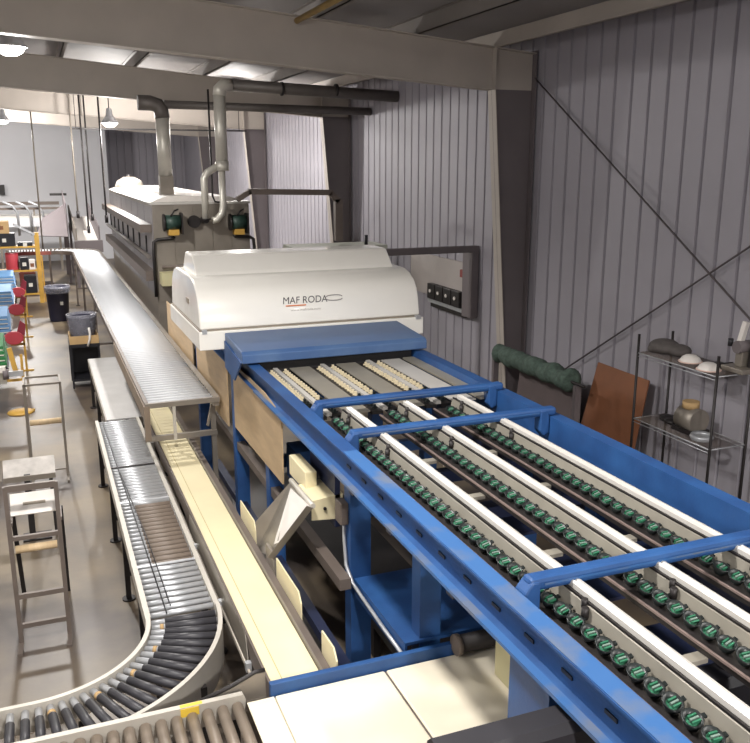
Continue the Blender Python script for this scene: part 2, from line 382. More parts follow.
# hangers beneath the lanes
for Y in (2.3, 3.3, 4.1, 4.75):
    for lx in LX:
        part('lane_hanger', MB().box(lx+.14, lx+.40, Y-.028, Y+.028, RZ-.15, RZ-.13), TRACK, sz)
    part('lower_beam', MB().box(1.77, 3.28, Y+.12, Y+.2, RZ-.36, RZ-.28), NAVY, sz)
# dark sheets standing in for the shade under the lanes, and deep blue inner panels
for Y in (1.5, 2.55, 3.4, 4.3):
    part('lane_shade_sheet', MB().box(2.12, 3.2, Y, Y+.55, RZ-.55, RZ-.53), NAVY, sz)
part('lower_skirt', MB().box(3.27, 3.29, .9, 7.2, RZ-.6, RZ-.2), NAVY, sz)
# legs
def leg(x0, x1, Y, z0=0, dep=.12):
    dep = .3 if Y == 2.62 else dep
    l = part('leg', MB().box(x0, x1, Y-dep/2, Y+dep/2, z0+.012, RZ-.2), BLUE, sz)
    part('foot_plate', MB().box(x0-.04, x1+.04, Y-.1, Y+.1, z0, z0+.014), BLUE, l)
for Y in (10.3, 8.25, 6.9, 5.15, 4.28, 2.62, 1.1):
    leg(*({4.28: (1.96, 2.10), 5.15: (1.83, 1.98)}.get(Y, (1.71, 1.84))), Y); leg(3.2, 3.33, Y)
part('gusset', MB().prism([(5.09, RZ-.2), (4.75, RZ-.2), (4.85, RZ-.235), (5.0, RZ-.30), (5.09, RZ-.42)], 1.84, 1.86, 'x'), BLUE, sz)
part('gusset', MB().prism([(4.34, RZ-.2), (4.6, RZ-.2), (4.46, RZ-.26), (4.34, RZ-.42)], 1.95, 1.97, 'x'), BLUE, sz)
part('blue_shelf', MB().box(1.87, 2.45, 4.2, 5.09, .965, .985), BLUE, sz)
part('shelf_apron', MB().box(1.855, 1.87, 4.2, 5.09, .86, .985), BLUE, sz)
part('lower_beam', MB().box(1.72, 1.80, 5.0, 9.6, .96, 1.04), BROWN, sz)
part('lower_beam', MB().box(1.72, 1.80, 1.1, 9.6, .30, .38), NAVY, sz)
part('lower_beam', MB().box(1.48, 1.54, 4.3, 8.6, .52, .58), BROWN, sz)
part('lower_beam', MB().box(1.84, 3.2, 6.86, 6.94, 1.2, 1.3), BLUE, sz)
part('end_block', MB().box(1.86, 2.1, 6.5, 6.8, 1.15, 1.45), BLUE, sz)
# flexible conduit running along the shelf
part('conduit', MB().tube([(1.81, 5.17, 1.40), (1.81, 5.16, 1.25), (1.81, 5.13, 1.08), (1.825, 5.04, .98), (1.835, 4.85, .95), (1.835, 4.5, .93), (1.835, 4.2, .92)], .013, 8), GALV, sz)
part('junction_box', MB().box(1.77, 1.83, 5.12, 5.24, 1.38, 1.54), BROWN, sz, bevel=.008)
part('cable_trough', MB().prism([(2.24, 1.62), (2.24, 1.78), (2.27, 1.81), (2.37, 1.81), (2.40, 1.78), (2.40, 1.62)], 1.15, 2.6, 'x'), mat('dark_trough', (36, 34, 40), .6, 0, .2, 5), sz)
# plywood side panels
def ply(y0, y1, z0, z1, nose):
    pr = [(y0, z0), (y0, z1-.10), (y0+.03, z1-.05), (y0+nose, z1), (y1, z1), (y1, z0-.03)]
    part('plywood_panel', MB().prism(pr, 1.69, 1.702, 'x'), PLY, sz)
ply(6.32, 8.1, 1.26, 1.90, .55); ply(8.42, 10.2, 1.14, 1.86, .02); ply(10.45, 12.6, 1.1, 1.84, .02)

# white hood (camera box) on the sizer
hd = thing('inspection_hood', 'glossy white inspection hood with grey and orange logo over the blue sizer', 'hood', (2.53, 8.93, RZ))
HX0, HX1 = 1.36, 3.71
front = [(8.05, 2.245), (8.065, 2.33), (8.085, 2.43), (8.125, 2.53), (8.195, 2.61), (8.30, 2.67), (8.42, 2.70), (8.55, 2.71)]
back = [(2*8.93-y_, z_) for y_, z_ in reversed(front)]
body = MB().prism(front + back, HX0+.02, HX1-.02, 'x', smooth=False)
bo = part('hood_shell', body, HOOD, hd)
for p in bo.data.polygons:
    if len(p.vertices) == 4: p.use_smooth = True
bv(bo, .02, 3)
rb = part('ridge_box', MB().prism([(8.52, 2.70), (8.55, 2.735), (8.72, 2.885), (8.76, 2.895), (9.14, 2.895), (9.34, 2.70)], HX0+.09, HX1-.13, 'x'), HOOD, hd); bv(rb, .012, 2)
ba = part('hood_base', MB().box(HX0, HX1, 8.0, 9.84, RZ+.004, 2.235), HOOD, hd); bv(ba, .01, 2)
part('seam', MB().box(HX0+.01, HX1-.01, 8.035, 9.82, 2.233, 2.247), SEAM, hd)
part('latch', MB().box(HX0+.03, HX0+.075, 7.99, 8.03, 2.215, 2.255), GALV, hd)
part('latch', MB().box(HX1-.09, HX1-.03, 7.99, 8.03, 2.215, 2.255), GALV, hd)
part('side_handle', MB().box(HX0+.01, HX0+.022, 8.62, 8.75, 2.42, 2.47), SEAM, hd)
# logo on the front of the shell
def text_part(txt, size, x, y, z, tilt, m, name, parent, shear=0, sx=1):
    cu = bpy.data.curves.new(name, 'FONT'); cu.body = txt; cu.size = size; cu.extrude = .0012; cu.shear = shear; cu.offset = 0
    tmp = bpy.data.objects.new('tmp', cu); COL.objects.link(tmp)
    dg = bpy.context.evaluated_depsgraph_get(); me = bpy.data.meshes.new_from_object(tmp.evaluated_get(dg)); COL.objects.unlink(tmp); bpy.data.objects.remove(tmp)
    me.materials.clear(); me.materials.append(m)
    o = bpy.data.objects.new(name, me); COL.objects.link(o); o.parent = parent; o.location = Vector((x, y, z)) - wloc(parent); o.rotation_euler = (math.pi/2 - tilt, 0, 0); o.scale = (sx, 1, 1)
    return o
TL = math.atan2(.02, .10); tq = lambda z: 8.085 - (2.43-z)*.2 - .006 if z < 2.43 else 8.085 + (z-2.43)*.40 - .006
lg0 = onY(282, 288, 8.09)
text_part('MAF RODA', .10, lg0.x, tq(2.455)-.002, 2.444, .36, INK, 'logo_lettering', hd, .15, .93)
text_part('www.mafroda.com', .034, lg0.x+.08, tq(2.38), 2.372, .2, INKP, 'web_address', hd, 0, 1.2)
part('logo_underline', MB().prism([(tq(2.42)-.003, 2.421), (tq(2.43)-.003, 2.431), (tq(2.43)+.004, 2.431), (tq(2.42)+.004, 2.421)], lg0.x+.03, lg0.x+.24, 'x'), INKO, hd)
sw = MB()
for k in range(14):
    t0 = -1.2+2.4*k/14; t1 = -1.2+2.4*(k+1)/14
    for sgn in (1, -1):
        a = (lg0.x+.545+.085*math.sin(t0*1.3), 2.48+sgn*.026*math.cos(t0)); b = (lg0.x+.545+.085*math.sin(t1*1.3), 2.48+sgn*.026*math.cos(t1))
        sw.beam((a[0], tq(a[1])-.003, a[1]), (b[0], tq(b[1])-.003, b[1]), .004, .008)
part('logo_swoosh', sw, mat('logo_mid', (150, 144, 142), .5), hd)

# outlet chutes and pale boxes at the sizer side
ch = thing('outlet_chute', 'tilted stainless outlet chute between the blue sizer and the cream belt', 'chute', (1.5, 5.6, .9))
D = onX(291, 481, 1.66); C = onX(313, 507, 1.66); B = onX(274, 558, 1.43); A = onX(258, 550, 1.43); A2 = onX(256, 521, 1.43)
part('chute_floor', MB().sheet([A, B, C, D], .008), STEEL, ch)
part('chute_side', MB().sheet([D, A2, A], .006), STEELD, ch)
nn = (B-A).cross(D-A).normalized(); nn = nn if nn.z > 0 else -nn
M1 = D.lerp(A, .06).lerp(C, .15)+nn*.015; M2 = B.lerp(C, .34).lerp(A, .35)+nn*.02; M3 = B.lerp(C, .36)+nn*.02
part('chute_liner', MB().sheet([M1, C+nn*.015, M3, M2], .004), WPL, ch)
part('chute_side', MB().sheet([B, C, C+nn*.05, B+nn*.05], .006), STEELD, ch)
part('chute_lip', MB().cyl(D+Vector((0, 0, .01)), C+Vector((0, 0, .01)), .02, 10), RAILW, ch)
op = thing('outlet_deflector', 'pale cream deflector plates bolted under the blue sizer rail above the chute', 'deflector', (1.8, 5.8, 1.2))
part('upper_plate', MB().box(1.71, 1.80, 5.74, 6.18, 1.40, 1.56), BELT, op, bevel=.006)
part('lower_plate', MB().sheet([(1.68, 5.5, 1.28), (1.92, 5.5, 1.26), (1.92, 5.5, 1.45), (1.68, 5.5, 1.42)], -.01), BELT, op)
part('lower_plate', MB().sheet([(1.68, 5.5, 1.42), (1.92, 5.5, 1.45), (1.92, 5.85, 1.45), (1.68, 5.85, 1.42)], .008), BELT, op)
part('bracket', MB().box(1.86, 1.90, 5.5, 6.1, 1.2, 1.86), NAVY, op)
part('bolt', MB().cyl((1.78, 5.488, 1.36), (1.78, 5.5, 1.36), .012, 8), DARK, op)

# ================================================================ ROLLER CONVEYORS
def roller_mesh(L, r, n=10): return MB().cyl((-L/2, 0, 0), (L/2, 0, 0), r, n).mesh('roller', ROLLU)
def supports(t, xs, ys, ztop, mat_, w=.045):
    for Y in ys:
        for xx in xs:
            l = part('leg', MB().box(xx-w/2, xx+w/2, Y-w/2, Y+w/2, .012, ztop), mat_, t)
            part('foot', MB().cyl((xx, Y, 0), (xx, Y, .014), .06, 10), DARK, l)
        part('leg_brace', MB().box(xs[0], xs[-1], Y-.015, Y+.015, ztop*.35, ztop*.35+.04), mat_, t)
# --- long upper gravity conveyor
UZ = 1.40
uc = thing('gravity_conveyor', 'long raised conveyor of bright zinc rollers beside the white hood and oven', 'conveyor', (1.26, 17, 0))
UY0, UY1 = 8.72, 25.2
part('side_frame', MB().box(.885, .925, UY0, UY1, UZ-.10, UZ-.005), BROWN, uc)
part('side_frame', MB().box(1.595, 1.66, UY0, UY1, UZ-.11, UZ-.005), STEELD, uc)
part('end_bar', MB().box(.885, 1.66, UY0-.035, UY0, UZ-.06, UZ-.008), STEELD, uc)
part('side_guard', MB().box(.872, .884, UY0+.02, 12.2, UZ-.19, UZ-.03).box(.872, .93, UY0-.06, UY0+.02, UZ-.40, UZ-.03), mat('tan_guard', (138, 122, 106), .55, .1, .2, 6), uc)
rm = roller_mesh(.665, .0195, 12)
yy = UY0+.04
while yy < UY1:
    part('roller', rm, None, uc, loc=(1.26, yy, UZ-.021)); yy += .105
part('end_post', MB().box(1.165, 1.195, UY0-.03, UY0, .97, UZ-.06), RAILW, uc)
part('cross_member', MB().box(.89, 1.66, 8.9, 8.95, .91, .965), STEELD, uc)
supports(uc, (1.63,), (8.95,), 1.3, STEELD, .05)
part('knee_bracket', MB().beam((1.62, 8.92, 1.28), (1.56, 8.92, 1.02), .05, .02), STEELD, uc)
supports(uc, (.905, 1.625), (16.6, 20.5, 24.5), 1.29, BROWN)
part('tab', MB().box(.90, .93, 10.1, 10.2, UZ-.18, UZ-.12), DARK, uc)
# far curve that swings left at the end of the gravity conveyor
cc = thing('curve_conveyor', 'zinc roller bend at the far end of the raised gravity conveyor', 'conveyor', (.3, 25.2, 0))
bc = Vector((.35, 25.2, 0)); ri, ro = .57, 1.24
def arc(c, r, a0, a1, n): return [(c.x + r*math.cos(a0+(a1-a0)*i/n), c.y + r*math.sin(a0+(a1-a0)*i/n)) for i in range(n+1)]
def arc_rail(c, r, w, z0, z1, a0, a1, n=20):
    i_ = arc(c, r-w/2, a0, a1, n); o_ = arc(c, r+w/2, a0, a1, n)
    return MB().prism(i_ + o_[::-1], z0, z1, 'z')
part('side_frame', arc_rail(bc, ri-.02, .04, UZ-.1, UZ-.0, 0, math.pi/2), BROWN, cc)
part('side_frame', arc_rail(bc, ro+.03, .05, UZ-.1, UZ+.01, 0, math.pi/2), STEELD, cc)
rm2 = roller_mesh(.64, .027, 8)
for k in range(15):
    a = (k+.5)/15*math.pi/2
    o = part('roller', rm2, None, cc, loc=(bc.x+.905*math.cos(a), bc.y+.905*math.sin(a), UZ-.028)); o.rotation_euler.z = a
for k in range(14):
    part('roller', rm2, None, cc, loc=(.3-.08*k, bc.y+.905, UZ-.028)).rotation_euler.z = math.pi/2
part('side_frame', MB().box(-.85, .35, bc.y+ro, bc.y+ro+.05, UZ-.1, UZ), STEELD, cc)
part('side_frame', MB().box(-.85, .35, bc.y+ri-.04, bc.y+ri, UZ-.1, UZ), mat('red_oxide', (150, 84, 76), .55, 0, .2, 5), cc)
for (xx, Y) in ((.3, bc.y+ri-.02), (-.7, bc.y+ri-.02), (.3, bc.y+ro+.02), (-.7, bc.y+ro+.02)):
    part('leg', MB().box(xx-.025, xx+.025, Y-.02, Y+.02, 0, UZ-.1), BROWN, cc)

# --- slider bed at the head of the lower line
LZ = .75
sb = thing('slider_bed', 'flat galvanised slider bed feeding the lower roller conveyor', 'conveyor', (.82, 12.2, 0))
part('bed_plate', MB().box(.605, 1.015, 10.42, 14.0, LZ+.0, LZ+.012), mat('bed_galv', (186, 184, 182), .5, .25, .14, 3), sb)
part('side_frame', MB().box(.59, .604, 10.42, 14.0, LZ-.12, LZ+.008), STEELD, sb)
part('side_frame', MB().box(1.016, 1.03, 10.42, 14.0, LZ-.12, LZ+.008), STEELD, sb)
supports(sb, (.62, 1.0), (10.8, 12.4, 13.8), LZ-.0, DARK)
# --- straight lower roller conveyor
lc = thing('roller_conveyor', 'lower roller conveyor of zinc and taupe rollers standing on the concrete floor', 'conveyor', (.72, 8, 0))
part('side_frame', MB().box(.465, .503, 5.48, 10.42, LZ-.10, LZ+.015), RAILW, lc)
part('side_frame', MB().box(.945, .98, 5.48, 10.42, LZ-.10, LZ+.015), RAILW, lc)
rs = MB().cyl((-.22, 0, 0), (.22, 0, 0), .0215, 12).mesh('roller', ROLL)
sl = MB().cyl((-.10, 0, 0), (.215, 0, 0), .0225, 12).mesh('sleeve', SLEEVE)
sr = MB().cyl((-.13, 0, 0), (.215, 0, 0), .027, 12).mesh('sleeve', RUBBER)
yy = 5.55; k = 0
while yy < 10.4:
    o = part('roller', rs, None, lc, loc=(.724, yy, LZ-.022))
    if 6.32 < yy < 7.66: part('sleeve', sl, None, o, loc=(.724, yy, LZ-.022))
    yy += .088; k += 1
for Y in (8.68, 7.68, 6.30):
    part('cross_strip', MB().box(.503, .945, Y-.016, Y+.016, LZ-.006, LZ+.003), DARK if Y == 8.68 else ROLL, lc)
part('guide_cord', MB().tube([(.545, 10.4, LZ+.006), (.57, 8.6, LZ+.006), (.60, 6.8, LZ+.008), (.615, 5.5, LZ+.008)], .005, 6), BLACK, lc)
part('guide_cord', MB().tube([(.58, 8.5, LZ+.006), (.64, 6.8, LZ+.008), (.655, 5.6, LZ+.008)], .004, 6), BLACK, lc)
supports(lc, (.49, .955), (10.2, 8.55, 7.25, 6.0), LZ-.1, DARK)
# --- lower 90 degree curve
lb = thing('curve_conveyor', 'quarter-circle conveyor bend of black-sleeved rollers with pale side rails', 'conveyor', (.5, 4.8, 0))
C0 = Vector((-.26, 5.48, 0)); r_i, r_o = .742, 1.222
part('side_frame', arc_rail(C0, r_i, .03, LZ-.16, LZ+.02, -math.pi/2, 0, 28), RAILW, lb)
part('side_frame', arc_rail(C0, r_o, .03, LZ-.24, LZ+.035, -math.pi/2, 0, 32), RAILW, lb)
for k in range(19):
    a = -math.pi/2 + (k+.5)/19*math.pi/2; rmid = (r_i+r_o)/2
    o = part('roller', rs, None, lb, loc=(C0.x+rmid*math.cos(a), C0.y+rmid*math.sin(a), LZ-.022)); o.rotation_euler.z = a
    q = bpy.data.objects.new('sleeve', sr); COL.objects.link(q); q.parent = o
    if k % 4 == 1:
        g = MB().cyl((-.165, 0, 0), (-.14, 0, 0), .0245, 10).mesh('band', CARD); g_ = bpy.data.objects.new('band', g); COL.objects.link(g_); g_.parent = o
for k in range(6):
    o = part('roller', rs, None, lb, loc=(-.30-.08*k, C0.y-(r_i+r_o)/2, LZ-.022)); o.rotation_euler.z = -math.pi/2
    q = bpy.data.objects.new('sleeve', sr); COL.objects.link(q); q.parent = o
part('side_frame', MB().box(-.8, -.26, C0.y-r_i-.015, C0.y-r_i+.015, LZ-.16, LZ+.02), RAILW, lb)
part('side_frame', MB().box(-.8, -.26, C0.y-r_o-.015, C0.y-r_o+.015, LZ-.24, LZ+.035), RAILW, lb)
for (xx, Y) in ((.5, 5.2), (.0, 4.62), (.72, 4.72), (.28, 4.36), (-.7, 4.72), (-.7, 4.3)):
    l = part('leg', MB().box(xx-.02, xx+.02, Y-.02, Y+.02, .012, LZ-.1), DARK, lb); part('foot', MB().cyl((xx, Y, 0), (xx, Y, .014), .055, 10), DARK, l)
# --- cross roller conveyor in the foreground, running into the white belts
xc = thing('cross_conveyor', 'foreground roller conveyor with worn taupe rollers behind a white side rail', 'conveyor', (.1, 3.8, 0))
XZ = .90
part('side_frame', MB().prism([(-1.2, XZ-.11), (.845, XZ-.11), (.86, XZ+.0), (.845, XZ+.035), (-1.2, XZ+.035)], 4.13, 4.165, 'y'), RAILW, xc)
part('side_frame', MB().box(-1.2, .86, 3.2, 3.235, XZ-.11, XZ+.035), RAILW, xc)
part('sticker', MB().box(.50, .60, 4.126, 4.1295, XZ-.02, XZ+.03), YTAG, xc)
part('sticker', MB().box(.50, .62, 4.135, 4.16, XZ+.0352, XZ+.037), YTAG, xc)
rx = MB().cyl((0, -.445, 0), (0, .445, 0), .032, 14).mesh('roller', mat('worn_roller', (150, 136, 122), .42, .2, .25, 7))
xx = -1.1
while xx < .82:
    part('roller', rx, None, xc, loc=(xx, 3.682, XZ-.03)); xx += .083
for (x_, Y) in ((-1.1, 4.14), (-1.1, 3.22), (.8, 4.14), (.8, 3.22)):
    part('leg', MB().box(x_-.02, x_+.02, Y-.015, Y+.015, 0, XZ-.11), DARK, xc)
# --- white cross belts
wbx = thing('cross_belt', 'broad white belt conveyor with a blue side bar in the foreground', 'conveyor', (1.7, 3.7, 0))
part('transfer_plate', MB().box(.862, 1.015, 3.2, 4.115, XZ-.02, XZ-.01), BELTW, wbx)
def beltslab(x0, x1, name='belt'):
    o = part(name, MB().box(x0, x1, 3.1, 4.115, XZ-.06, XZ-.004), BELTW, wbx, bevel=.012)
beltslab(1.02, 1.685); beltslab(1.695, 2.9)
part('belt_seam', MB().box(1.685, 1.695, 3.1, 4.11, XZ-.06, XZ-.012), BROWN, wbx)
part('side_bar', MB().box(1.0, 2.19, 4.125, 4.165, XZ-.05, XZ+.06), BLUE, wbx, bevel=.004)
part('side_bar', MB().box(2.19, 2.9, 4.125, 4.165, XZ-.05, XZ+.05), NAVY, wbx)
part('drive_roller', MB().cyl((2.16, 4.08, XZ+.08), (2.85, 4.08, XZ+.08), .055, 14), DARK, wbx)
part('drive_roller_cap', MB().cyl((2.13, 4.08, XZ+.08), (2.16, 4.08, XZ+.08), .065, 14), mat('worn_cap', (120, 108, 98), .5, .2, .3, 9), wbx)
part('end_plate', MB().box(2.27, 2.285, 3.62, 3.84, XZ+.0, XZ+.26), TANM, wbx)
for x_ in (1.05, 2.85):
    for Y in (3.15, 4.14): part('leg', MB().box(x_-.03, x_+.03, Y-.02, Y+.02, 0, XZ-.06), NAVY, wbx)
# guide plate between bend and belts
gp = thing('guide_plate', 'grey wedge-shaped guide plate joining the white rail and blue bar', 'plate', (.8, 4.2, .84))
part('plate', MB().prism([(.56, XZ-.04), (.985, XZ-.04), (.985, XZ+.12), (.93, XZ+.12), (.78, XZ+.06), (.56, XZ-.0)], 4.178, 4.19, 'y'), STEELD, gp)
part('edge_trim', MB().tube([(.56, 4.184, XZ+.002), (.78, 4.184, XZ+.064), (.93, 4.184, XZ+.124), (.985, 4.184, XZ+.124)], .012, 6), DARK, gp)
part('mount', MB().box(.56, .985, 4.168, 4.178, XZ-.10, XZ-.04), STEELD, gp)
# ================================================================ CREAM BELT CONVEYOR
BZ = .85
bcv = thing('belt_conveyor', 'long narrow cream belt conveyor running between the roller conveyor and blue sizer', 'conveyor', (1.2, 7, 0))
part('belt', MB().box(1.05, 1.345, 4.2, 11.8, BZ-.03, BZ), BELT, bcv)
part('belt_seam', MB().box(1.115, 1.121, 4.2, 11.8, BZ+.0003, BZ+.0015), mat('belt_line', (196, 180, 130), .6, 0, .2, 30), bcv)
part('side_frame', MB().box(1.352, 1.42, 4.2, 11.8, BZ-.13, BZ-.0), BROWN, bcv)
part('side_frame', MB().box(1.35, 1.362, 4.2, 11.8, BZ-.0, BZ+.025), STEELD, bcv)
part('side_frame', MB().box(1.032, 1.046, 4.2, 11.8, BZ-.13, BZ+.008), BROWN, bcv)
part('side_plate', MB().sheet([(1.012, 4.75, BZ-.14), (1.012, 7.0, BZ-.14), (1.028, 7.0, BZ-.02), (1.03, 6.4, BZ+.0), (1.03, 4.9, BZ+.0)], .006), STEEL, bcv, label='shiny steel side plate')
part('return_rail', MB().cyl((1.012, 4.3, BZ-.17), (1.012, 9.8, BZ-.17), .014, 8), STEELD, bcv)
for Y in (4.75, 5.6, 6.6): part('clamp', MB().box(.995, 1.03, Y-.02, Y+.02, BZ-.18, BZ-.12), GALV, bcv)
for (y0, y1) in ((6.2, 6.74), (4.95, 5.57), (4.22, 4.5)):
    part('guide_board', MB().prism([(y0, BZ-.06), (y0, BZ+.10), (y0+.06, BZ+.16), (y1, BZ+.15), (y1, BZ-.02)], 1.423, 1.433, 'x'), BELT, bcv)
part('guide_bracket', MB().prism([(5.62, BZ-.1), (5.9, BZ-.1), (5.86, BZ+.14), (5.66, BZ+.14)], 1.421, 1.44, 'x'), STEELD, bcv)
supports(bcv, (1.08, 1.38), (4.4, 6.1, 7.8, 9.6, 11.6), BZ-.13, DARK)
# dark lower conveyor between belt and sizer
ud = thing('return_conveyor', 'dark low return conveyor on the floor under the blue sizer', 'conveyor', (2.3, 6, 0))
part('bed', MB().box(2.18, 2.78, 1.0, 8.8, .28, .4), DARK, ud)
for Y in (1.2, 3.4, 5.6, 8.6):
    for x_ in (2.22, 2.74): part('leg', MB().box(x_-.03, x_+.03, Y-.03, Y+.03, 0, .28), DARK, ud)

# ================================================================ OVEN / DRYER TUNNEL
OX0, OX1, OY0, OY1, OZ0, OZ1 = 1.92, 3.62, 15.4, 24.2, .5, 3.10
ov = thing('drying_tunnel', 'long stainless drying tunnel with green motors and rising ducts behind the hood', 'tunnel', (2.8, 19.5, 0))
part('body', MB().box(OX0, OX1, OY0, OY1, OZ0, OZ1), STEELD, ov)
part('roof_cover', MB().prism([(OX0, OZ1), (OX1, OZ1), (OX1, OZ1+.03), (OX1-.3, OZ1+.12), (OX0+.3, OZ1+.14), (OX0-.02, OZ1+.03)], OY0+.25, OY1, 'y'), WPL, ov)
part('front_cap', MB().box(OX0-.03, OX1+.03, OY0-.02, OY0+.25, OZ1, OZ1+.04), TRACKW, ov)
for k in range(5):
    x0 = OX0+.02+k*.34
    part('front_panel', MB().box(x0, x0+.325, OY0-.012, OY0, OZ0+.9, OZ1-.02), STEELD, ov)
for k in range(8):
    y0 = OY0+.05+k*1.09
    p_ = part('side_panel', MB().box(OX0-.015, OX0, y0, y0+1.05, 1.5, OZ1-.05), mat('side_panel_grey', (140, 136, 138), .45, .3, .2, 3), ov)
    part('side_handle', MB().box(OX0-.04, OX0-.015, y0+.9, y0+.95, 2.2, 2.5), DARK, p_)
part('side_duct', MB().box(OX0-.22, OX0-.02, OY0+.1, OY1, 2.62, 2.76), BROWN, ov)
part('side_duct', MB().box(OX0-.18, OX0-.02, OY0-.02, OY1, 1.78, 1.95), BROWN, ov)
part('side_pipe', MB().cyl((OX0-.1, OY0, 2.2), (OX0-.1, OY1, 2.2), .04, 8), PIPED, ov)
for k in range(6):
    part('leg', MB().box(OX0, OX0+.1, OY0+.1+k*1.7, OY0+.2+k*1.7, 0, OZ0), DARK, ov); part('leg', MB().box(OX1-.1, OX1, OY0+.1+k*1.7, OY0+.2+k*1.7, 0, OZ0), DARK, ov)
def motor(x, z):
    m_ = part('motor', MB().cyl((x-.14, OY0-.14, z), (x+.12, OY0-.14, z), .13, 14), MOTOR, ov)
    part('motor_frame', MB().box(x+.13, x+.15, OY0-.3, OY0-.02, z-.2, z+.16), DARK, m_)
    part('gearbox', MB().box(x-.09, x+.09, OY0-.2, OY0-.02, z-.22, z-.12), YEL, m_)
    part('motor_cable', MB().tube([(x-.05, OY0-.2, z+.1), (x+.02, OY0-.22, z+.2), (x+.1, OY0-.1, z+.22)], .015, 6), DARK, m_)
    part('motor_fins', MB().cyl((x-.17, OY0-.14, z), (x-.14, OY0-.14, z), .15, 12), DARK, m_)
motor(OX0+.32, 2.80); motor(OX1-.22, 2.78)
part('port', MB().cyl((2.62, OY0-.1, 2.80), (2.62, OY0-.012, 2.80), .11, 16), DARK, ov)
for s_, x in ((1, OX0+.34), (-1, OX1-.3)):
    part('conduit', MB().tube([(x, OY0-.06, 2.55), (x-.02*s_, OY0-.06, 2.52), (x-.3*s_, OY0-.06, 2.5), (x-.36*s_, OY0-.06, 2.46), (x-.37*s_, OY0-.06, 2.3), (x-.37*s_, OY0-.06, 1.5)], .03, 8), DARK, ov)
part('cross_pipe', MB().cyl((OX0+.1, OY0-.05, 2.02), (OX1-.2, OY0-.05, 2.02), .03, 8), BROWN, ov)
part('infeed_ledge', MB().box(OX0+.05, OX1-.1, OY0-.35, OY0-.02, 1.72, 1.94), TANM, ov)
# vent stack with box base
vs_ = thing('vent_stack', 'upright galvanised vent stack on the tunnel roof with a square base', 'duct', (2.32, 16.4, OZ1+.14))
part('stack_base', MB().box(2.20, 2.44, 16.28, 16.52, OZ1+.02, OZ1+.48), STEELD, vs_)
part('stack_pipe', MB().cyl((2.32, 16.4, OZ1+.48), (2.32, 16.4, 4.62), .125, 18), PIPEW, vs_)
part('stack_elbow', MB().tube([(2.32, 16.4, 4.6), (2.31, 16.4, 4.72), (2.25, 16.4, 4.82), (2.12, 16.4, 4.86), (1.9, 16.4, 4.86)], .135, 14), PIPED, vs_)
part('stack_branch', MB().cyl((2.36, 16.4, 4.84), (6.39, 16.4, 4.80), .075, 12), PIPED, vs_)
# exhaust duct with twin drops
ed = thing('exhaust_duct', 'bright exhaust duct dropping to twin pipes at the tunnel front', 'duct', (3.05, 15.1, 2.8))
DY = 15.05
q = lambda x, y: onY(x, y, DY)
top_ = q(221, 92); dn = q(222, 162)
part('main_pipe', MB().cyl((dn.x, DY, dn.z), (dn.x, DY, top_.z-.02), .105, 16), PIPEW, ed)
part('elbow', MB().tube([(dn.x, DY, top_.z-.05), (dn.x+.01, DY, top_.z+.05), (dn.x+.08, DY, top_.z+.12), (dn.x+.22, DY, top_.z+.13)], .11, 14), PIPEW, ed)
part('overhead_pipe', MB().cyl((dn.x+.2, DY, top_.z+.13), (6.39, DY, top_.z+.02), .10, 14), PIPED, ed)
for xx in (4.2, 5.2): part('strap', MB().cyl((xx-.02, DY, top_.z+.09), (xx+.02, DY, top_.z+.09), .118, 14), DARK, ed)
l0 = q(204, 178); l1 = q(204, 218); r0 = q(222, 176)
part('wye', MB().cyl((dn.x, DY, dn.z+.02), (dn.x, DY, dn.z-.14), .115, 14), PIPEW, ed)
part('branch_pipe', MB().tube([(dn.x-.01, DY, dn.z-.02), (l0.x+.06, DY, l0.z+.1), (l0.x, DY, l0.z), (l0.x, DY, l1.z)], .062, 12), PIPEW, ed)
part('branch_pipe', MB().tube([(r0.x, DY, dn.z-.1), (r0.x, DY, q(222, 205).z), (r0.x-.03, DY, q(222, 213).z), (r0.x-.12, DY, q(215, 219).z), (r0.x-.2, DY, q(210, 220).z)], .06, 12), PIPEW, ed)
part('flange', MB().cyl((l0.x, DY, l1.z-.03), (l0.x, DY, l1.z), .085, 12), DARK, ed)
part('stub', MB().cyl((l0.x, DY, l1.z-.03), (l0.x, OY0-.012, l1.z-.05), .06, 10), DARK, ed)
part('gas_line', MB().tube([(dn.x-.18, DY+.05, top_.z+.05), (dn.x-.18, DY+.05, 3.25), (dn.x-.14, DY+.05, 3.15), (dn.x, DY+.05, 3.13)], .018, 6), DARK, ed)
# brown side duct that goes right and down
bd = thing('return_duct', 'square brown duct leaving the tunnel and dropping behind the column', 'duct', (4.2, 15.3, 2.5))
a = onY(237, 199, 15.2); b = onY(250, 191, 15.2); c_ = onY(330, 192, 15.2); d_ = onY(338, 201, 15.2); e_ = onY(338, 240, 15.2)
part('duct_run', MB().beam((b.x-.03, 15.2, b.z), (c_.x+.03, 15.2, c_.z), .12, .10), BROWN, bd)
part('duct_end', MB().beam((a.x, 15.2, a.z), (b.x, 15.2, b.z), .12, .09), BROWN, bd)
part('duct_bend', MB().beam((c_.x, 15.2, c_.z), (d_.x, 15.2, d_.z), .12, .10), BROWN, bd)
part('duct_drop', MB().beam((d_.x, 15.2, d_.z+.04), (d_.x, 15.2, 2.4), .14, .12), BROWN, bd)
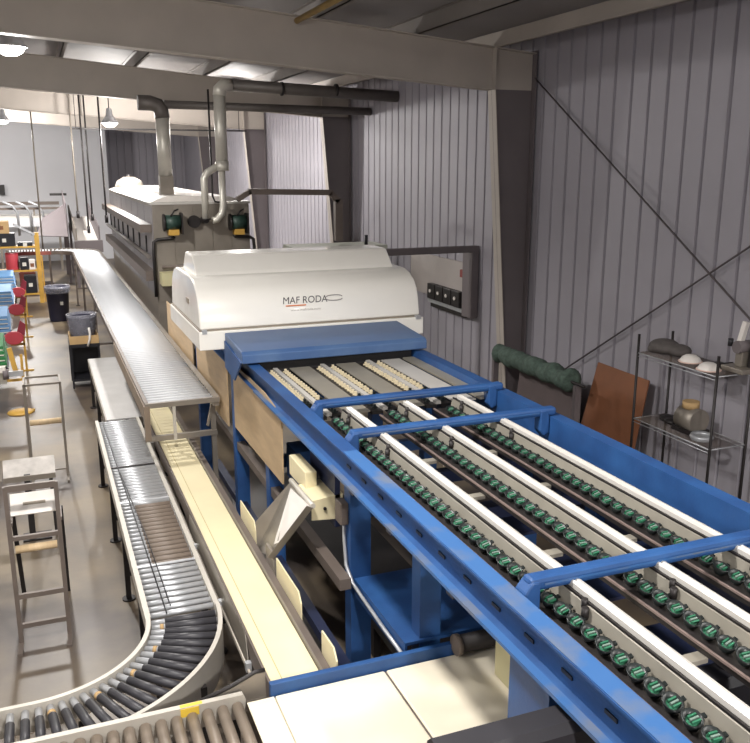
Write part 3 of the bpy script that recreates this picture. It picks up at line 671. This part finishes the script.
# pale cabinet behind the hood
cb = thing('control_cabinet', 'pale grey-green cabinet standing behind the white hood near the wall', 'cabinet', (5.0, 15.2, 0))
part('body', MB().box(4.3, 6.1, 14.8, 15.6, 0, 2.32), mat('pale_green_grey', (176, 178, 166), .5, 0, .1, 3), cb)
for k in range(3): part('door', MB().box(4.34+k*.59, 4.9+k*.59, 14.78, 14.8, .1, 2.2), mat('pale_green_grey', (0, 0, 0)), cb)
part('vent', MB().box(4.95, 5.3, 14.775, 14.785, 2.2, 2.28), DARK, cb)
part('lamp_post', MB().cyl((5.75, 15.0, 2.32), (5.75, 15.0, 2.5), .035, 8), BLACK, cb)
# ================================================================ WALL PANEL
pn = thing('switch_board', 'white switch board in a dark conduit frame on the ribbed wall', 'switch board', (XW-.05, 13, 1.4))
Xp = XW-.02
part('board', MB().box(Xp-.02, Xp+.02, 12.05, 14.3, 1.55, 2.25), mat('grey_board', (176, 168, 164), .55, 0, .08, 2), pn)
part('bracket_bar', MB().box(4.1, Xp+.0, 11.74, 11.84, 2.46, 2.56), FRAMED, pn)
part('bar_post', MB().box(4.1, 4.18, 11.74, 11.84, 0, 2.46), FRAMED, pn)
part('conduit_frame', MB().box(Xp-.12, Xp+.0, 11.74, 12.05, 1.42, 2.46), FRAMED, pn)
part('conduit_frame', MB().box(Xp-.08, Xp+.0, 12.0, 13.3, 1.38, 1.44), DARK, pn)
for k in range(4):
    y0 = 12.16+k*.31
    s_ = part('switch_box', MB().box(Xp-.12, Xp-.02, y0, y0+.28, 1.52, 1.78), DARK, pn, bevel=.01)
    part('switch_knob', MB().cyl((Xp-.14, y0+.14, 1.66), (Xp-.12, y0+.14, 1.66), .03, 8), WPL, s_)
part('trunking', MB().box(Xp-.09, Xp-.02, 12.06, 13.4, 1.45, 1.51), GALV, pn)
part('red_switch', MB().box(Xp-.08, Xp-.02, 12.1, 12.22, 2.02, 2.14), mat('dull_red', (140, 62, 58), .5), pn)
part('red_switch_case', MB().box(Xp-.07, Xp-.02, 12.06, 12.1, 1.8, 2.2), DARK, pn)
# ================================================================ RIGHT-HAND STORAGE
gr = thing('netting_roll', 'lumpy roll of green netting on a rod in front of the ribbed wall', 'roll', (5.9, 9.3, 0))
NR = []; NY = []
for i in range(41):
    t = i/40; NY.append(8.42+1.8*t); NR.append(.122 + .012*math.sin(t*4.2*2*math.pi+.6) + .012*math.sin(t*31+1) + .008*math.sin(t*67) - (.05 if i in (0, 40) else 0))
part('roll', MB().tube([(5.9+.012*math.sin(i*.9), NY[i], 1.22+.012*math.cos(i*.7)) for i in range(41)], NR, 16), GROLL, gr)
part('rod', MB().cyl((5.9, 8.15, 1.22), (5.9, 10.28, 1.22), .018, 8), DARK, gr)
for Y in (8.3, 10.28): part('stand', MB().box(5.86, 5.94, Y-.03, Y+.03, 0, 1.2), FRAMED, gr)
part('crossbar', MB().box(5.88, 5.92, 8.3, 10.28, .2, .26), FRAMED, gr)
single('hardboard_offcut', MB().sheet([(6.0, 8.5, .0), (6.0, 9.95, .0), (6.12, 9.95, 1.0), (6.12, 8.5, 1.0)], -.012), mat('dull_brown_board', (96, 84, 84), .7, 0, .2, 3), 'dull brown board leaning behind the green netting roll', 'board', (6.05, 9.2, 0))
single('hardboard_sheet', MB().sheet([(5.98, 7.42, .0), (5.98, 8.50, .0), (6.24, 8.36, 1.45), (6.24, 7.42, 1.44)], -.016), CARDB, 'reddish-brown hardboard sheet leaning on the ribbed wall beside the shelf', 'board', (6.1, 7.9, 0))
sh = thing('wire_shelf', 'dark wire shelving rack with two tiers against the ribbed wall', 'shelf', (6.0, 6.5, 0))
SX0, SX1, SY0, SY1 = 5.80, 6.24, 5.98, 7.12
for xx in (SX0, SX1):
    for Y in (SY0, SY1):
        p_ = part('post', MB().cyl((xx, Y, 0), (xx, Y, 2.06), .014, 8), DARK, sh)
for z in (1.14, 1.86):
    m_ = MB()
    for Y in (SY0, SY1): m_.cyl((SX0, Y, z), (SX1, Y, z), .006, 6)
    for xx in (SX0, SX1): m_.cyl((xx, SY0, z), (xx, SY1, z), .007, 6).cyl((xx, SY0, z-.035), (xx, SY1, z-.035), .005, 6)
    t_ = part('shelf_tier', m_, GALV, sh)
    wi = MB().cyl((SX0, 0, 0), (SX1, 0, 0), .0028, 5)
    w_ = wi.mesh('shelf_wire', BROWN)
    Y = SY0+.03
    while Y < SY1:
        part('shelf_wire', w_, None, t_, loc=(0, Y, z+.006)); Y += .024
# things on the shelf
def blob(name, pts, mat_, label, cat):  # pts: list of (x,y,z,rx,ry,rz) ellipsoids pressed into one lumpy skin
    bm = bmesh.new(); base = Vector((pts[0][0], pts[0][1], min(p[2]-p[5] for p in pts)))
    for (x, y, z, a, b, c) in pts:
        r = bmesh.ops.create_uvsphere(bm, u_segments=16, v_segments=10, radius=1)
        for v in r['verts']:
            v.co = Vector((x+v.co.x*a, y+v.co.y*b, max(z+v.co.z*c, z-c*.75))) - base
    me = bpy.data.meshes.new(name); bm.to_mesh(me); bm.free(); me.materials.append(mat_)
    for p in me.polygons: p.use_smooth = True
    o = bpy.data.objects.new(name, me); COL.objects.link(o); o.location = base; o['label'] = label; o['category'] = cat
    rmod = o.modifiers.new('skin', 'REMESH'); rmod.mode = 'VOXEL'; rmod.voxel_size = .014; rmod.use_smooth_shade = True
    return o
T1 = 1.873; T2 = 1.153
blob('folded_tarp', [(6.0, 6.95, T1+.07, .15, .18, .085), (6.05, 6.78, T1+.055, .12, .12, .07), (5.95, 7.02, T1+.04, .1, .08, .05)], BAG, 'crumpled dark grey tarp on the top tier of the wire shelf', 'tarp')
for i, (x, y, lb_) in enumerate(((5.97, 6.53, 'low white bowl beside the crumpled tarp on the wire shelf'), (5.89, 6.19, 'white bowl at the front post of the wire shelf, pinkish at the rim'))):
    t = thing('plastic_bowl', lb_, 'bowl', (x, y, T1))
    part('bowl', MB().lathe([(.001, .075), (.05, .072), (.085, .05), (.105, .02), (.11, 0), (.10, .0), (.001, .06)], (x, y, T1), 18), WPL, t)
    part('rim', MB().lathe([(.105, 0), (.118, .002), (.118, .012), (.105, .014)], (x, y, T1), 18), mat('rim_pink', (226, 196, 184), .5), t)
single('flat_tray', MB().box(6.03, 6.2, 6.2, 6.39, T1, T1+.02).box(6.03, 6.2, 6.2, 6.215, T1+.02, T1+.05), DARK, 'flat dark tray between the two white bowls on the wire shelf', 'tray', (6.0, 6.35, T1))
ma = thing('bench_press', 'grey bench machine with a white lever handle on the top tier', 'machine', (6.12, 6.05, T1))
part('base', MB().box(6.02, 6.23, 5.9, 6.18, T1, T1+.05), STEELD, ma, bevel=.01)
part('column', MB().box(6.10, 6.19, 6.0, 6.09, T1+.05, T1+.24), STEELD, ma, bevel=.01)
part('head', MB().cyl((6.06, 6.04, T1+.24), (6.24, 6.04, T1+.24), .06, 14), FRAMED, ma)
part('lever', MB().beam((6.12, 6.06, T1+.28), (6.14, 6.03, T1+.48), .045, .05), WPL, ma)
part('arm', MB().beam((6.18, 5.95, T1+.05), (6.2, 5.93, T1+.46), .06, .06), DARK, ma)
part('knob', MB().cyl((6.06, 6.12, T1+.24), (6.06, 6.12, T1+.31), .025, 10), BLACK, ma)
pu = thing('pump_unit', 'grey pump with a tan cap on the lower tier of the wire shelf', 'pump', (6.02, 6.5, T2))
part('housing', MB().cyl((6.02, 6.38, T2+.13), (6.02, 6.62, T2+.13), .125, 16), STEELD, pu)
part('foot', MB().box(5.9, 6.14, 6.36, 6.64, T2, T2+.04), DARK, pu)
part('cap', MB().cyl((6.02, 6.52, T2+.24), (6.02, 6.52, T2+.31), .085, 16), CARD, pu)
part('neck', MB().cyl((6.02, 6.52, T2+.2), (6.02, 6.52, T2+.25), .06, 12), GALV, pu)
part('coil', MB().lathe([(.10, 0), (.115, .03), (.10, .06), (.085, .03), (.10, 0)], (5.93, 6.24, T2), 16), GALV, pu)
blob('cable_bundle', [(6.05, 6.85, T2+.03, .1, .12, .04), (6.0, 6.76, T2+.03, .07, .08, .035)], DARK, 'dark cable bundle at the end of the lower shelf tier', 'cable')
# ================================================================ LEFT SIDE
# packing stands
def wood_roll(parent, x0, x1, Y, z, r=.032):
    part('wood_roller', MB().cyl((x0, Y, z), (x1, Y, z), r, 12), WOOD, parent)
ps = thing('packing_stand', 'near brown steel packing stand with a white tilted plate and wooden roller', 'stand', (-.2, 6.9, 0))
for x in (-.40, -.03):
    part('front_post', MB().box(x-.017, x+.017, 6.793, 6.827, 0, 1.36), BROWN, ps)
    part('rear_leg', MB().beam((x+.02, 7.62, 0), (x+.02, 7.1, 1.02), .035, .035), DARK, ps)
    part('side_bar', MB().beam((x+.01, 6.83, 1.03), (x+.01, 7.12, 1.02), .03, .03), BROWN, ps)
    part('post_foot', MB().beam((x, 6.81, .0), (x-.01, 6.62, .0), .04, .04), BROWN, ps)
for z, h in ((1.315, .05), (.905, .035), (.40, .04), (.14, .04)):
    part('rung', MB().box(-.40, -.03, 6.795, 6.825, z, z+h), BROWN, ps)
wood_roll(ps, -.37, -.06, 6.80, .83)
part('tilted_plate', MB().sheet([(-.385, 6.93, 1.06), (-.045, 6.93, 1.06), (-.045, 7.08, 1.19), (-.385, 7.08, 1.19)], .012), WPL, ps)
part('plate_hole', MB().sheet([(-.29, 6.985, 1.1225), (-.12, 6.985, 1.1225), (-.12, 7.005, 1.139), (-.29, 7.005, 1.139)], .004), SEAM, ps)
part('back_bar', MB().box(-.38, -.03, 7.09, 7.12, 1.10, 1.14), BROWN, ps)
pl = thing('tray_pedestal', 'small pedestal with a pale tilted tray behind the near packing stand', 'stand', (-.3, 9, 0))
part('column', MB().box(-.335, -.275, 8.93, 8.99, .02, .70), DARK, pl)
part('base', MB().box(-.40, -.12, 8.85, 9.05, 0, .02), DARK, pl)
part('brace', MB().beam((-.07, 9.0, .02), (-.08, 9.02, .66), .035, .035), DARK, pl)
part('tray', MB().sheet([(-.53, 8.92, .66), (-.03, 8.92, .66), (-.03, 9.16, .80), (-.53, 9.16, .80)], .012), mat('scuffed_plate', (204, 198, 192), .4, .1, .3, 9), pl)
part('tray_lip', MB().box(-.53, -.03, 8.905, 8.92, .645, .70), STEELD, pl)
part('wing', MB().sheet([(-.62, 8.95, .66), (-.54, 8.92, .66), (-.54, 9.16, .80), (-.62, 9.14, .86)], .01), STEELD, pl)
p2 = thing('packing_stand', 'slender grey packing stand with a wooden roller by the yellow rack foot', 'stand', (-.1, 10.8, 0))
for x in (-.30, .11):
    part('front_post', MB().box(x-.015, x+.015, 10.69, 10.72, 0, 1.22), STEELD, p2)
    part('rear_post', MB().box(x-.012, x+.012, 11.1, 11.125, 0, 1.22), STEELD, p2)
    part('side_bar', MB().box(x-.012, x+.012, 10.7, 11.1, 1.2, 1.225), STEELD, p2)
    part('floor_bar', MB().box(x-.012, x+.012, 10.5, 11.1, 0, .025), STEELD, p2)
part('top_bar', MB().box(-.30, .11, 10.69, 10.72, 1.2, 1.225), STEELD, p2); part('top_bar', MB().box(-.30, .11, 11.1, 11.125, 1.2, 1.225), STEELD, p2)
wood_roll(p2, -.27, .09, 10.7, .74, .036)
part('low_bar', MB().box(-.30, .11, 10.7, 10.72, .1, .12), STEELD, p2)
# carton racks: yellow T-posts, red brackets, white bins with flat blue cartons stacked on top
rk = [(14.0, True, 'yellow carton rack with a round yellow foot and green cartons', GREENB, 'on the rack with the round yellow foot'),
      (16.9, False, 'yellow and red carton rack next behind the round-footed rack', TRAYB, 'on the rack next behind the round-footed one'),
      (20.3, False, 'yellow and red carton rack second behind the round-footed rack', TRAYB, 'on the second rack behind the round-footed one'),
      (23.1, False, 'yellow and red carton rack third behind the round-footed rack', TRAYB, 'on the third rack behind the round-footed one')]
order = ['bottom', 'second lowest', 'second highest', 'topmost']
for i, (Y, first, lb_, tm, wh_) in enumerate(rk):
    t = thing('carton_rack', lb_, 'rack', (-.6, Y, 0))
    part('post', MB().box(-.405, -.365, Y-.02, Y+.02, .02, .92), YEL, t)
    part('foot', MB().box(-.56, -.26, Y-.035, Y+.035, 0, .025), YEL, t)
    part('arm', MB().box(-.62, -.365, Y-.02, Y+.02, .50, .54), YEL, t)
    part('far_post', MB().box(-1.58, -1.54, Y-.02, Y+.02, 0, .7), YEL, t)
    if first:
        part('foot_disc', MB().lathe([(.001, .05), (.12, .045), (.19, .02), (.20, 0), (.001, 0)], (-.47, Y-.05, .0), 20), YEL, t)
        part('yellow_arm', MB().beam((-.47, Y-.1, .62), (-.54, Y-.1, 1.05), .07, .05), YEL, t)
    else:
        br = MB(); nn_ = 18
        br.prism([(-.55+.17*math.cos(2*math.pi*q_/nn_), .66+.125*math.sin(2*math.pi*q_/nn_)) for q_ in range(nn_)], Y-.13, Y-.06, 'y')
        part('red_bracket', br, RED, t, bevel=.012)
        part('red_arm', MB().prism([(-.50, .74), (-.36, .70), (-.33, .90), (-.42, .98)], Y-.1, Y-.05, 'y'), mat('dark_red', (150, 50, 66), .5, 0, .2, 5), t)
    part('bin_front', MB().box(-1.6, -.62, Y-.04, Y-.02, .48, .72), TRAYW, t)
    part('bin_floor', MB().sheet([(-1.6, Y-.02, .70), (-.58, Y-.02, .70), (-.58, Y+1.1, .80), (-1.6, Y+1.1, .80)], .02), BLACK, t)
    for k in range(4):
        z0 = .728+.075*k; y0 = Y+.03+.05*k
        m_ = MB(); m_.add([(x_, y_, z0+(y_-Y)*.09+h_) for h_ in (0, .062) for y_ in (y0, y0+.95-.05*k) for x_ in (-1.5, -.60-.012*k)],
                          [(0, 2, 3, 1), (4, 5, 7, 6), (0, 1, 5, 4), (2, 6, 7, 3), (0, 4, 6, 2), (1, 3, 7, 5)])
        o = single('flat_carton', m_, tm, '%s flat %s carton of the pile %s' % (order[k], 'green' if first else 'blue', wh_), 'carton', (-1.0, y0+.4, z0+.02), group='flat cartons ' + wh_)
        part('edge_band', MB().box(-1.5, -.61-.012*k, y0-.004, y0-.001, z0+.012, z0+.03), TRAYW, o)
bxd = thing('tape_dispenser', 'grey tape dispenser hooked on the nearest yellow rack post', 'dispenser', (-.5, 13.85, .6))
part('drum', MB().cyl((-.66, 13.82, .66), (-.58, 13.82, .66), .08, 14), FRAMED, bxd)
part('arm', MB().box(-.58, -.37, 13.8, 13.86, .62, .70), GALV, bxd)
part('plate', MB().box(-.80, -.62, 13.78, 13.9, .70, .78), WPL, bxd)
# tall yellow rack end with odds and ends
yr = thing('yellow_upright', 'tall yellow rack upright with a shelf of boxes beside the dark bin', 'rack', (-.1, 25.5, 0))
part('post', MB().box(-.06, .06, 25.4, 25.52, 0, 1.95), YEL, yr); part('post', MB().box(.07, .11, 25.55, 25.6, 0, 1.3), YEL, yr)
for z in (.25, .9, 1.55): part('shelf', MB().box(-1.7, -.06, 25.3, 25.75, z, z+.05), YEL, yr)
part('sloped_arm', MB().beam((-.05, 25.4, 1.9), (-.55, 25.2, 2.2), .05, .06), GALV, yr)
part('post', MB().box(-1.7, -1.64, 25.4, 25.52, 0, 1.95), YEL, yr)
BXS = [((-1.1, -.55, 25.35, 25.74, 1.6, 1.95), BLACK, 'black crate on the top shelf of the yellow upright', 'crate'),
       ((-1.05, -.68, 25.35, 25.8, 1.95, 2.28), CARD, 'cardboard box on top of the black crate', 'box'),
       ((-.5, -.12, 25.3, 25.7, 1.6, 1.70), BLACK, 'flat black case on the top shelf beside the black crate', 'case'),
       ((-.48, -.27, 25.3, 25.6, .95, 1.28), BLACK, 'black box on the middle shelf of the yellow upright', 'box'),
       ((-.25, -.10, 25.3, 25.55, .95, 1.22), WPL, 'small white carton next to the black box on the middle shelf', 'carton'),
       ((-.42, -.10, 25.3, 25.7, .30, .78), BLACK, 'large black box on the bottom shelf of the yellow upright', 'box')]
for (b_, m_, l_, c_) in BXS:
    o = single('storage_box', MB().box(*b_), m_, l_, c_, ((b_[0]+b_[1])/2, (b_[2]+b_[3])/2, b_[4]), bevel=.01)
    part('label_patch', MB().box((b_[0]+b_[1])/2-.05, (b_[0]+b_[1])/2+.05, b_[2]-.004, b_[2]-.001, (b_[4]+b_[5])/2-.06, (b_[4]+b_[5])/2+.04), TRAYW if m_ is BLACK else CARDB, o)
jg = thing('red_drum', 'small red drum on the middle shelf of the yellow upright', 'drum', (-.68, 25.5, .95))
part('body', MB().lathe([(.001, 0), (.16, 0), (.165, .02), (.165, .42), (.16, .44), (.001, .44)], (-.68, 25.5, .95), 18), RED, jg)
part('rim', MB().lathe([(.16, .43), (.172, .44), (.172, .46), (.15, .46)], (-.68, 25.5, .95), 18), mat('red_dark', (160, 44, 58), .4), jg)
# bins
tc_ = thing('waste_bin', 'dark navy round waste bin with a clear liner on the floor by the yellow upright', 'bin', (.36, 22.3, 0))
part('tub', MB().lathe([(.001, 0), (.22, 0), (.225, .02), (.275, .80), (.29, .80), (.29, .84), (.26, .84), (.21, .04), (.001, .04)], (.36, 22.3, 0), 24), BIN, tc_)
part('liner', MB().lathe([(.262, .7), (.285, .85), (.30, .87), (.31, .80), (.305, .70)], (.36, 22.3, 0), 24), LINER, tc_)
part('badge', MB().box(.40, .47, 22.02, 22.035, .42, .5), TRAYW, tc_)
ct = thing('work_cart', 'black steel cart standing left of the raised roller conveyor', 'cart', (.62, 15.45, 0))
part('top', MB().box(.36, .86, 15.15, 15.8, .72, .78), BLACK, ct)
part('back_panel', MB().box(.38, .84, 15.74, 15.76, .1, .72), BLACK, ct); part('lower_shelf', MB().box(.38, .84, 15.17, 15.78, .12, .16), BLACK, ct)
part('side_panel', MB().box(.38, .40, 15.2, 15.74, .16, .72), BLACK, ct)
for x in (.38, .84):
    for Y in (15.17, 15.78): part('leg', MB().box(x-.015, x+.015, Y-.015, Y+.015, 0, .72), BLACK, ct)
cx_ = thing('cardboard_tray', 'shallow cardboard tray with a hanging white tie on the black cart', 'box', (.62, 15.42, .78))
part('tray_wall', MB().box(.37, .85, 15.16, 15.175, .78, .92), CARD, cx_); part('tray_wall', MB().box(.37, .85, 15.70, 15.715, .78, .92), CARD, cx_)
part('tray_wall', MB().box(.37, .385, 15.175, 15.70, .78, .92), CARD, cx_); part('tray_wall', MB().box(.835, .85, 15.175, 15.70, .78, .92), CARD, cx_)
part('tray_floor', MB().box(.385, .835, 15.175, 15.70, .78, .79), CARD, cx_)
part('tie', MB().tube([(.70, 15.15, 1.06), (.71, 15.145, .95), (.70, 15.14, .86), (.66, 15.14, .74)], .02, 8), WPL, cx_)
lb2 = thing('liner_tub', 'round tub wrapped in a clear plastic liner in the cardboard tray', 'tub', (.61, 15.44, .79))
part('tub', MB().lathe([(.001, 0), (.19, 0), (.225, .40), (.24, .42), (.225, .43), (.18, .03), (.001, .03)], (.61, 15.44, .79), 22), BIN, lb2)
part('liner', MB().lathe([(.20, .10), (.236, .25), (.252, .42), (.262, .47), (.245, .48), (.222, .40)], (.61, 15.44, .79), 22), LINER, lb2)
sm2 = thing('waste_bin', 'dark waste bin with an orange-brown mark under the raised conveyor', 'bin', (.72, 19.2, 0))
part('tub', MB().lathe([(.001, 0), (.18, 0), (.22, .62), (.235, .64), (.21, .65), (.17, .03), (.001, .03)], (.72, 19.2, 0), 20), BIN, sm2)
part('mark', MB().box(.66, .74, 18.985, 18.995, .36, .46), CARDB, sm2)
# crate of red trays below the far bend
for i, (x, z) in enumerate(((-.35, 0), (-.35, .34), (.15, 0))):
    t = thing('stacking_crate', ['dull red crate on the floor under the far bend', 'dull red crate stacked on another under the far bend', 'grey crate beside the red crates under the far bend'][i], 'crate', (x, 27.4, z))
    cm = MATS['red_oxide'] if i < 2 else FRAMED
    m_ = MB().box(x-.22, x+.22, 27.2, 27.22, z, z+.32).box(x-.22, x+.22, 27.58, 27.6, z, z+.32).box(x-.22, x-.20, 27.22, 27.58, z, z+.32).box(x+.20, x+.22, 27.22, 27.58, z, z+.32).box(x-.2, x+.2, 27.22, 27.58, z, z+.02)
    part('body', m_, cm, t); part('rim', MB().box(x-.23, x+.23, 27.19, 27.2, z+.27, z+.32), cm, t)
# hanging poles from the roof near the far machines
POL = [((1.31, 24.0), 2.0, 'dark'), ((1.45, 24.4), 2.3, 'dark'), ((1.07, 24.0), 2.4, 'grey'), ((1.62, 21.8), 2.4, 'dark'), ((.15, 27.0), 1.2, 'grey')]
wh = ['at the outer corner of the raised bend', 'just behind the corner pole of the raised bend', 'above the raised bend', 'beside the left flank of the drying tunnel', 'above the far crates']
for i, ((x, y), zb, cl) in enumerate(POL):
    t = thing('drop_pole', 'thin %s pole hanging from the roof %s' % (cl, wh[i]), 'pole', (x, y, zb))
    part('pole', MB().cyl((x, y, zb), (x, y, roof_z(x)-.02), .022, 8), DARK if cl == 'dark' else STEELD, t)
    part('collar', MB().cyl((x, y, zb), (x, y, zb+.18), .04, 8), DARK, t)
single('cable_tray', MB().box(1.05, 5.7, 24.16, 24.24, 4.66, 4.70).cyl((1.2, 24.2, 4.69), (1.2, 24.2, roof_z(1.2)-.01), .01, 6).cyl((5.5, 24.2, 4.69), (5.5, 24.2, roof_z(5.5)-.01), .01, 6), DARK, 'dark cable tray hung across the hall over the tunnel', 'cable tray', (3, 24, 4.66))
# inclined feed conveyor beyond the bend
ic = thing('incline_conveyor', 'inclined conveyor with grey side walls and a white bed beyond the bend', 'conveyor', (1.45, 30, 0))
I0, I1 = (27.2, 1.45), (32.0, 1.95)
def sl_(x0, x1, dz0, dz1): return MB().prism([(I0[0], I0[1]+dz0), (I1[0], I1[1]+dz0), (I1[0], I1[1]+dz1), (I0[0], I0[1]+dz1)], x0, x1, 'x')
part('bed', sl_(1.15, 1.75, 0, .04), WPL, ic)
part('side_wall', sl_(1.10, 1.14, -.1, .45), STEELD, ic); part('side_wall', sl_(1.76, 1.80, -.1, .5), FRAMED, ic)
part('head_box', MB().box(1.05, 1.85, 27.0, 27.2, 1.2, 1.55), FRAMED, ic)
for (x, Y, z) in ((1.12, 28, 1.45), (1.78, 28, 1.45), (1.12, 31.8, 1.8), (1.78, 31.8, 1.8)): part('leg', MB().box(x-.04, x+.04, Y-.04, Y+.04, 0, z), FRAMED, ic)
hp = thing('feed_hopper', 'grey sheet-metal hopper beside the inclined conveyor', 'hopper', (.6, 30.5, 0))
part('hopper_side', MB().sheet([(.95, 29.2, 1.5), (.95, 32, 1.6), (.95, 32, 2.9), (.95, 29.4, 2.55)], .02), FRAMED, hp)
part('hopper_slope', MB().sheet([(.0, 29.3, 1.55), (.95, 29.2, 1.5), (.95, 31.6, 2.4), (.25, 31.2, 2.0)], .02), FRAMED, hp)
for (x, Y) in ((.02, 29.4), (.93, 29.4), (.93, 31.8)): part('leg', MB().box(x-.04, x+.04, Y-.04, Y+.04, 0, 1.52), FRAMED, hp)
part('top_light', MB().box(.55, 1.1, 31.9, 32.0, 2.72, 2.8), DARK, hp)
tb_ = thing('sorting_table', 'long pale sorting table with rails in front of the white wall', 'table', (-2.2, 34, 0))
part('top', MB().box(-5.5, .9, 33.2, 34.6, 1.9, 1.98), TRACKW, tb_); part('rail', MB().box(-5.5, .9, 33.15, 33.2, 2.2, 2.28), BROWN, tb_); part('rail', MB().box(-5.5, .9, 34.6, 34.66, 2.3, 2.42), BROWN, tb_)
part('apron', MB().box(-5.5, .9, 33.18, 33.2, 1.6, 1.9), WALLW, tb_)
for x in (-5.4, -4, -2.6, -1.2, .0, .8):
    part('leg', MB().box(x-.04, x+.04, 33.2, 33.28, 0, 1.9), STEELD, tb_); part('rail_post', MB().box(x-.03, x+.03, 33.2, 33.24, 1.98, 2.25), STEELD, tb_)
for k in range(3):
    part('frame_pipe', MB().tube([(-.55+k*.42, 33.1, 1.3), (-.55+k*.42, 33.0, 2.1), (-.7+k*.42, 33.0, 2.35), (-1.0+k*.42, 33.0, 2.5)], .04, 8), GALV, tb_)
pnl = thing('wall_speaker', 'small dark speaker on the white back wall', 'speaker', (-1.0, 36.55, 2.6)); part('case', MB().box(-1.18, -.98, 36.45, 36.598, 2.62, 3.0), BLACK, pnl, bevel=.01); part('grille', MB().box(-1.16, -1.0, 36.445, 36.45, 2.64, 2.98), DARK, pnl)
fan = thing('roof_fan', 'pale domed fan cover on the far end of the tunnel', 'fan', (2.35, 23.2, OZ1+.13))
part('dome', MB().lathe([(.001, .26), (.15, .24), (.30, .15), (.36, .03), (.36, 0), (.001, 0)], (2.35, 23.2, OZ1+.12), 20), STEELD, fan)
part('hub', MB().cyl((2.35, 23.2, OZ1+.37), (2.35, 23.2, OZ1+.42), .06, 10), DARK, fan)
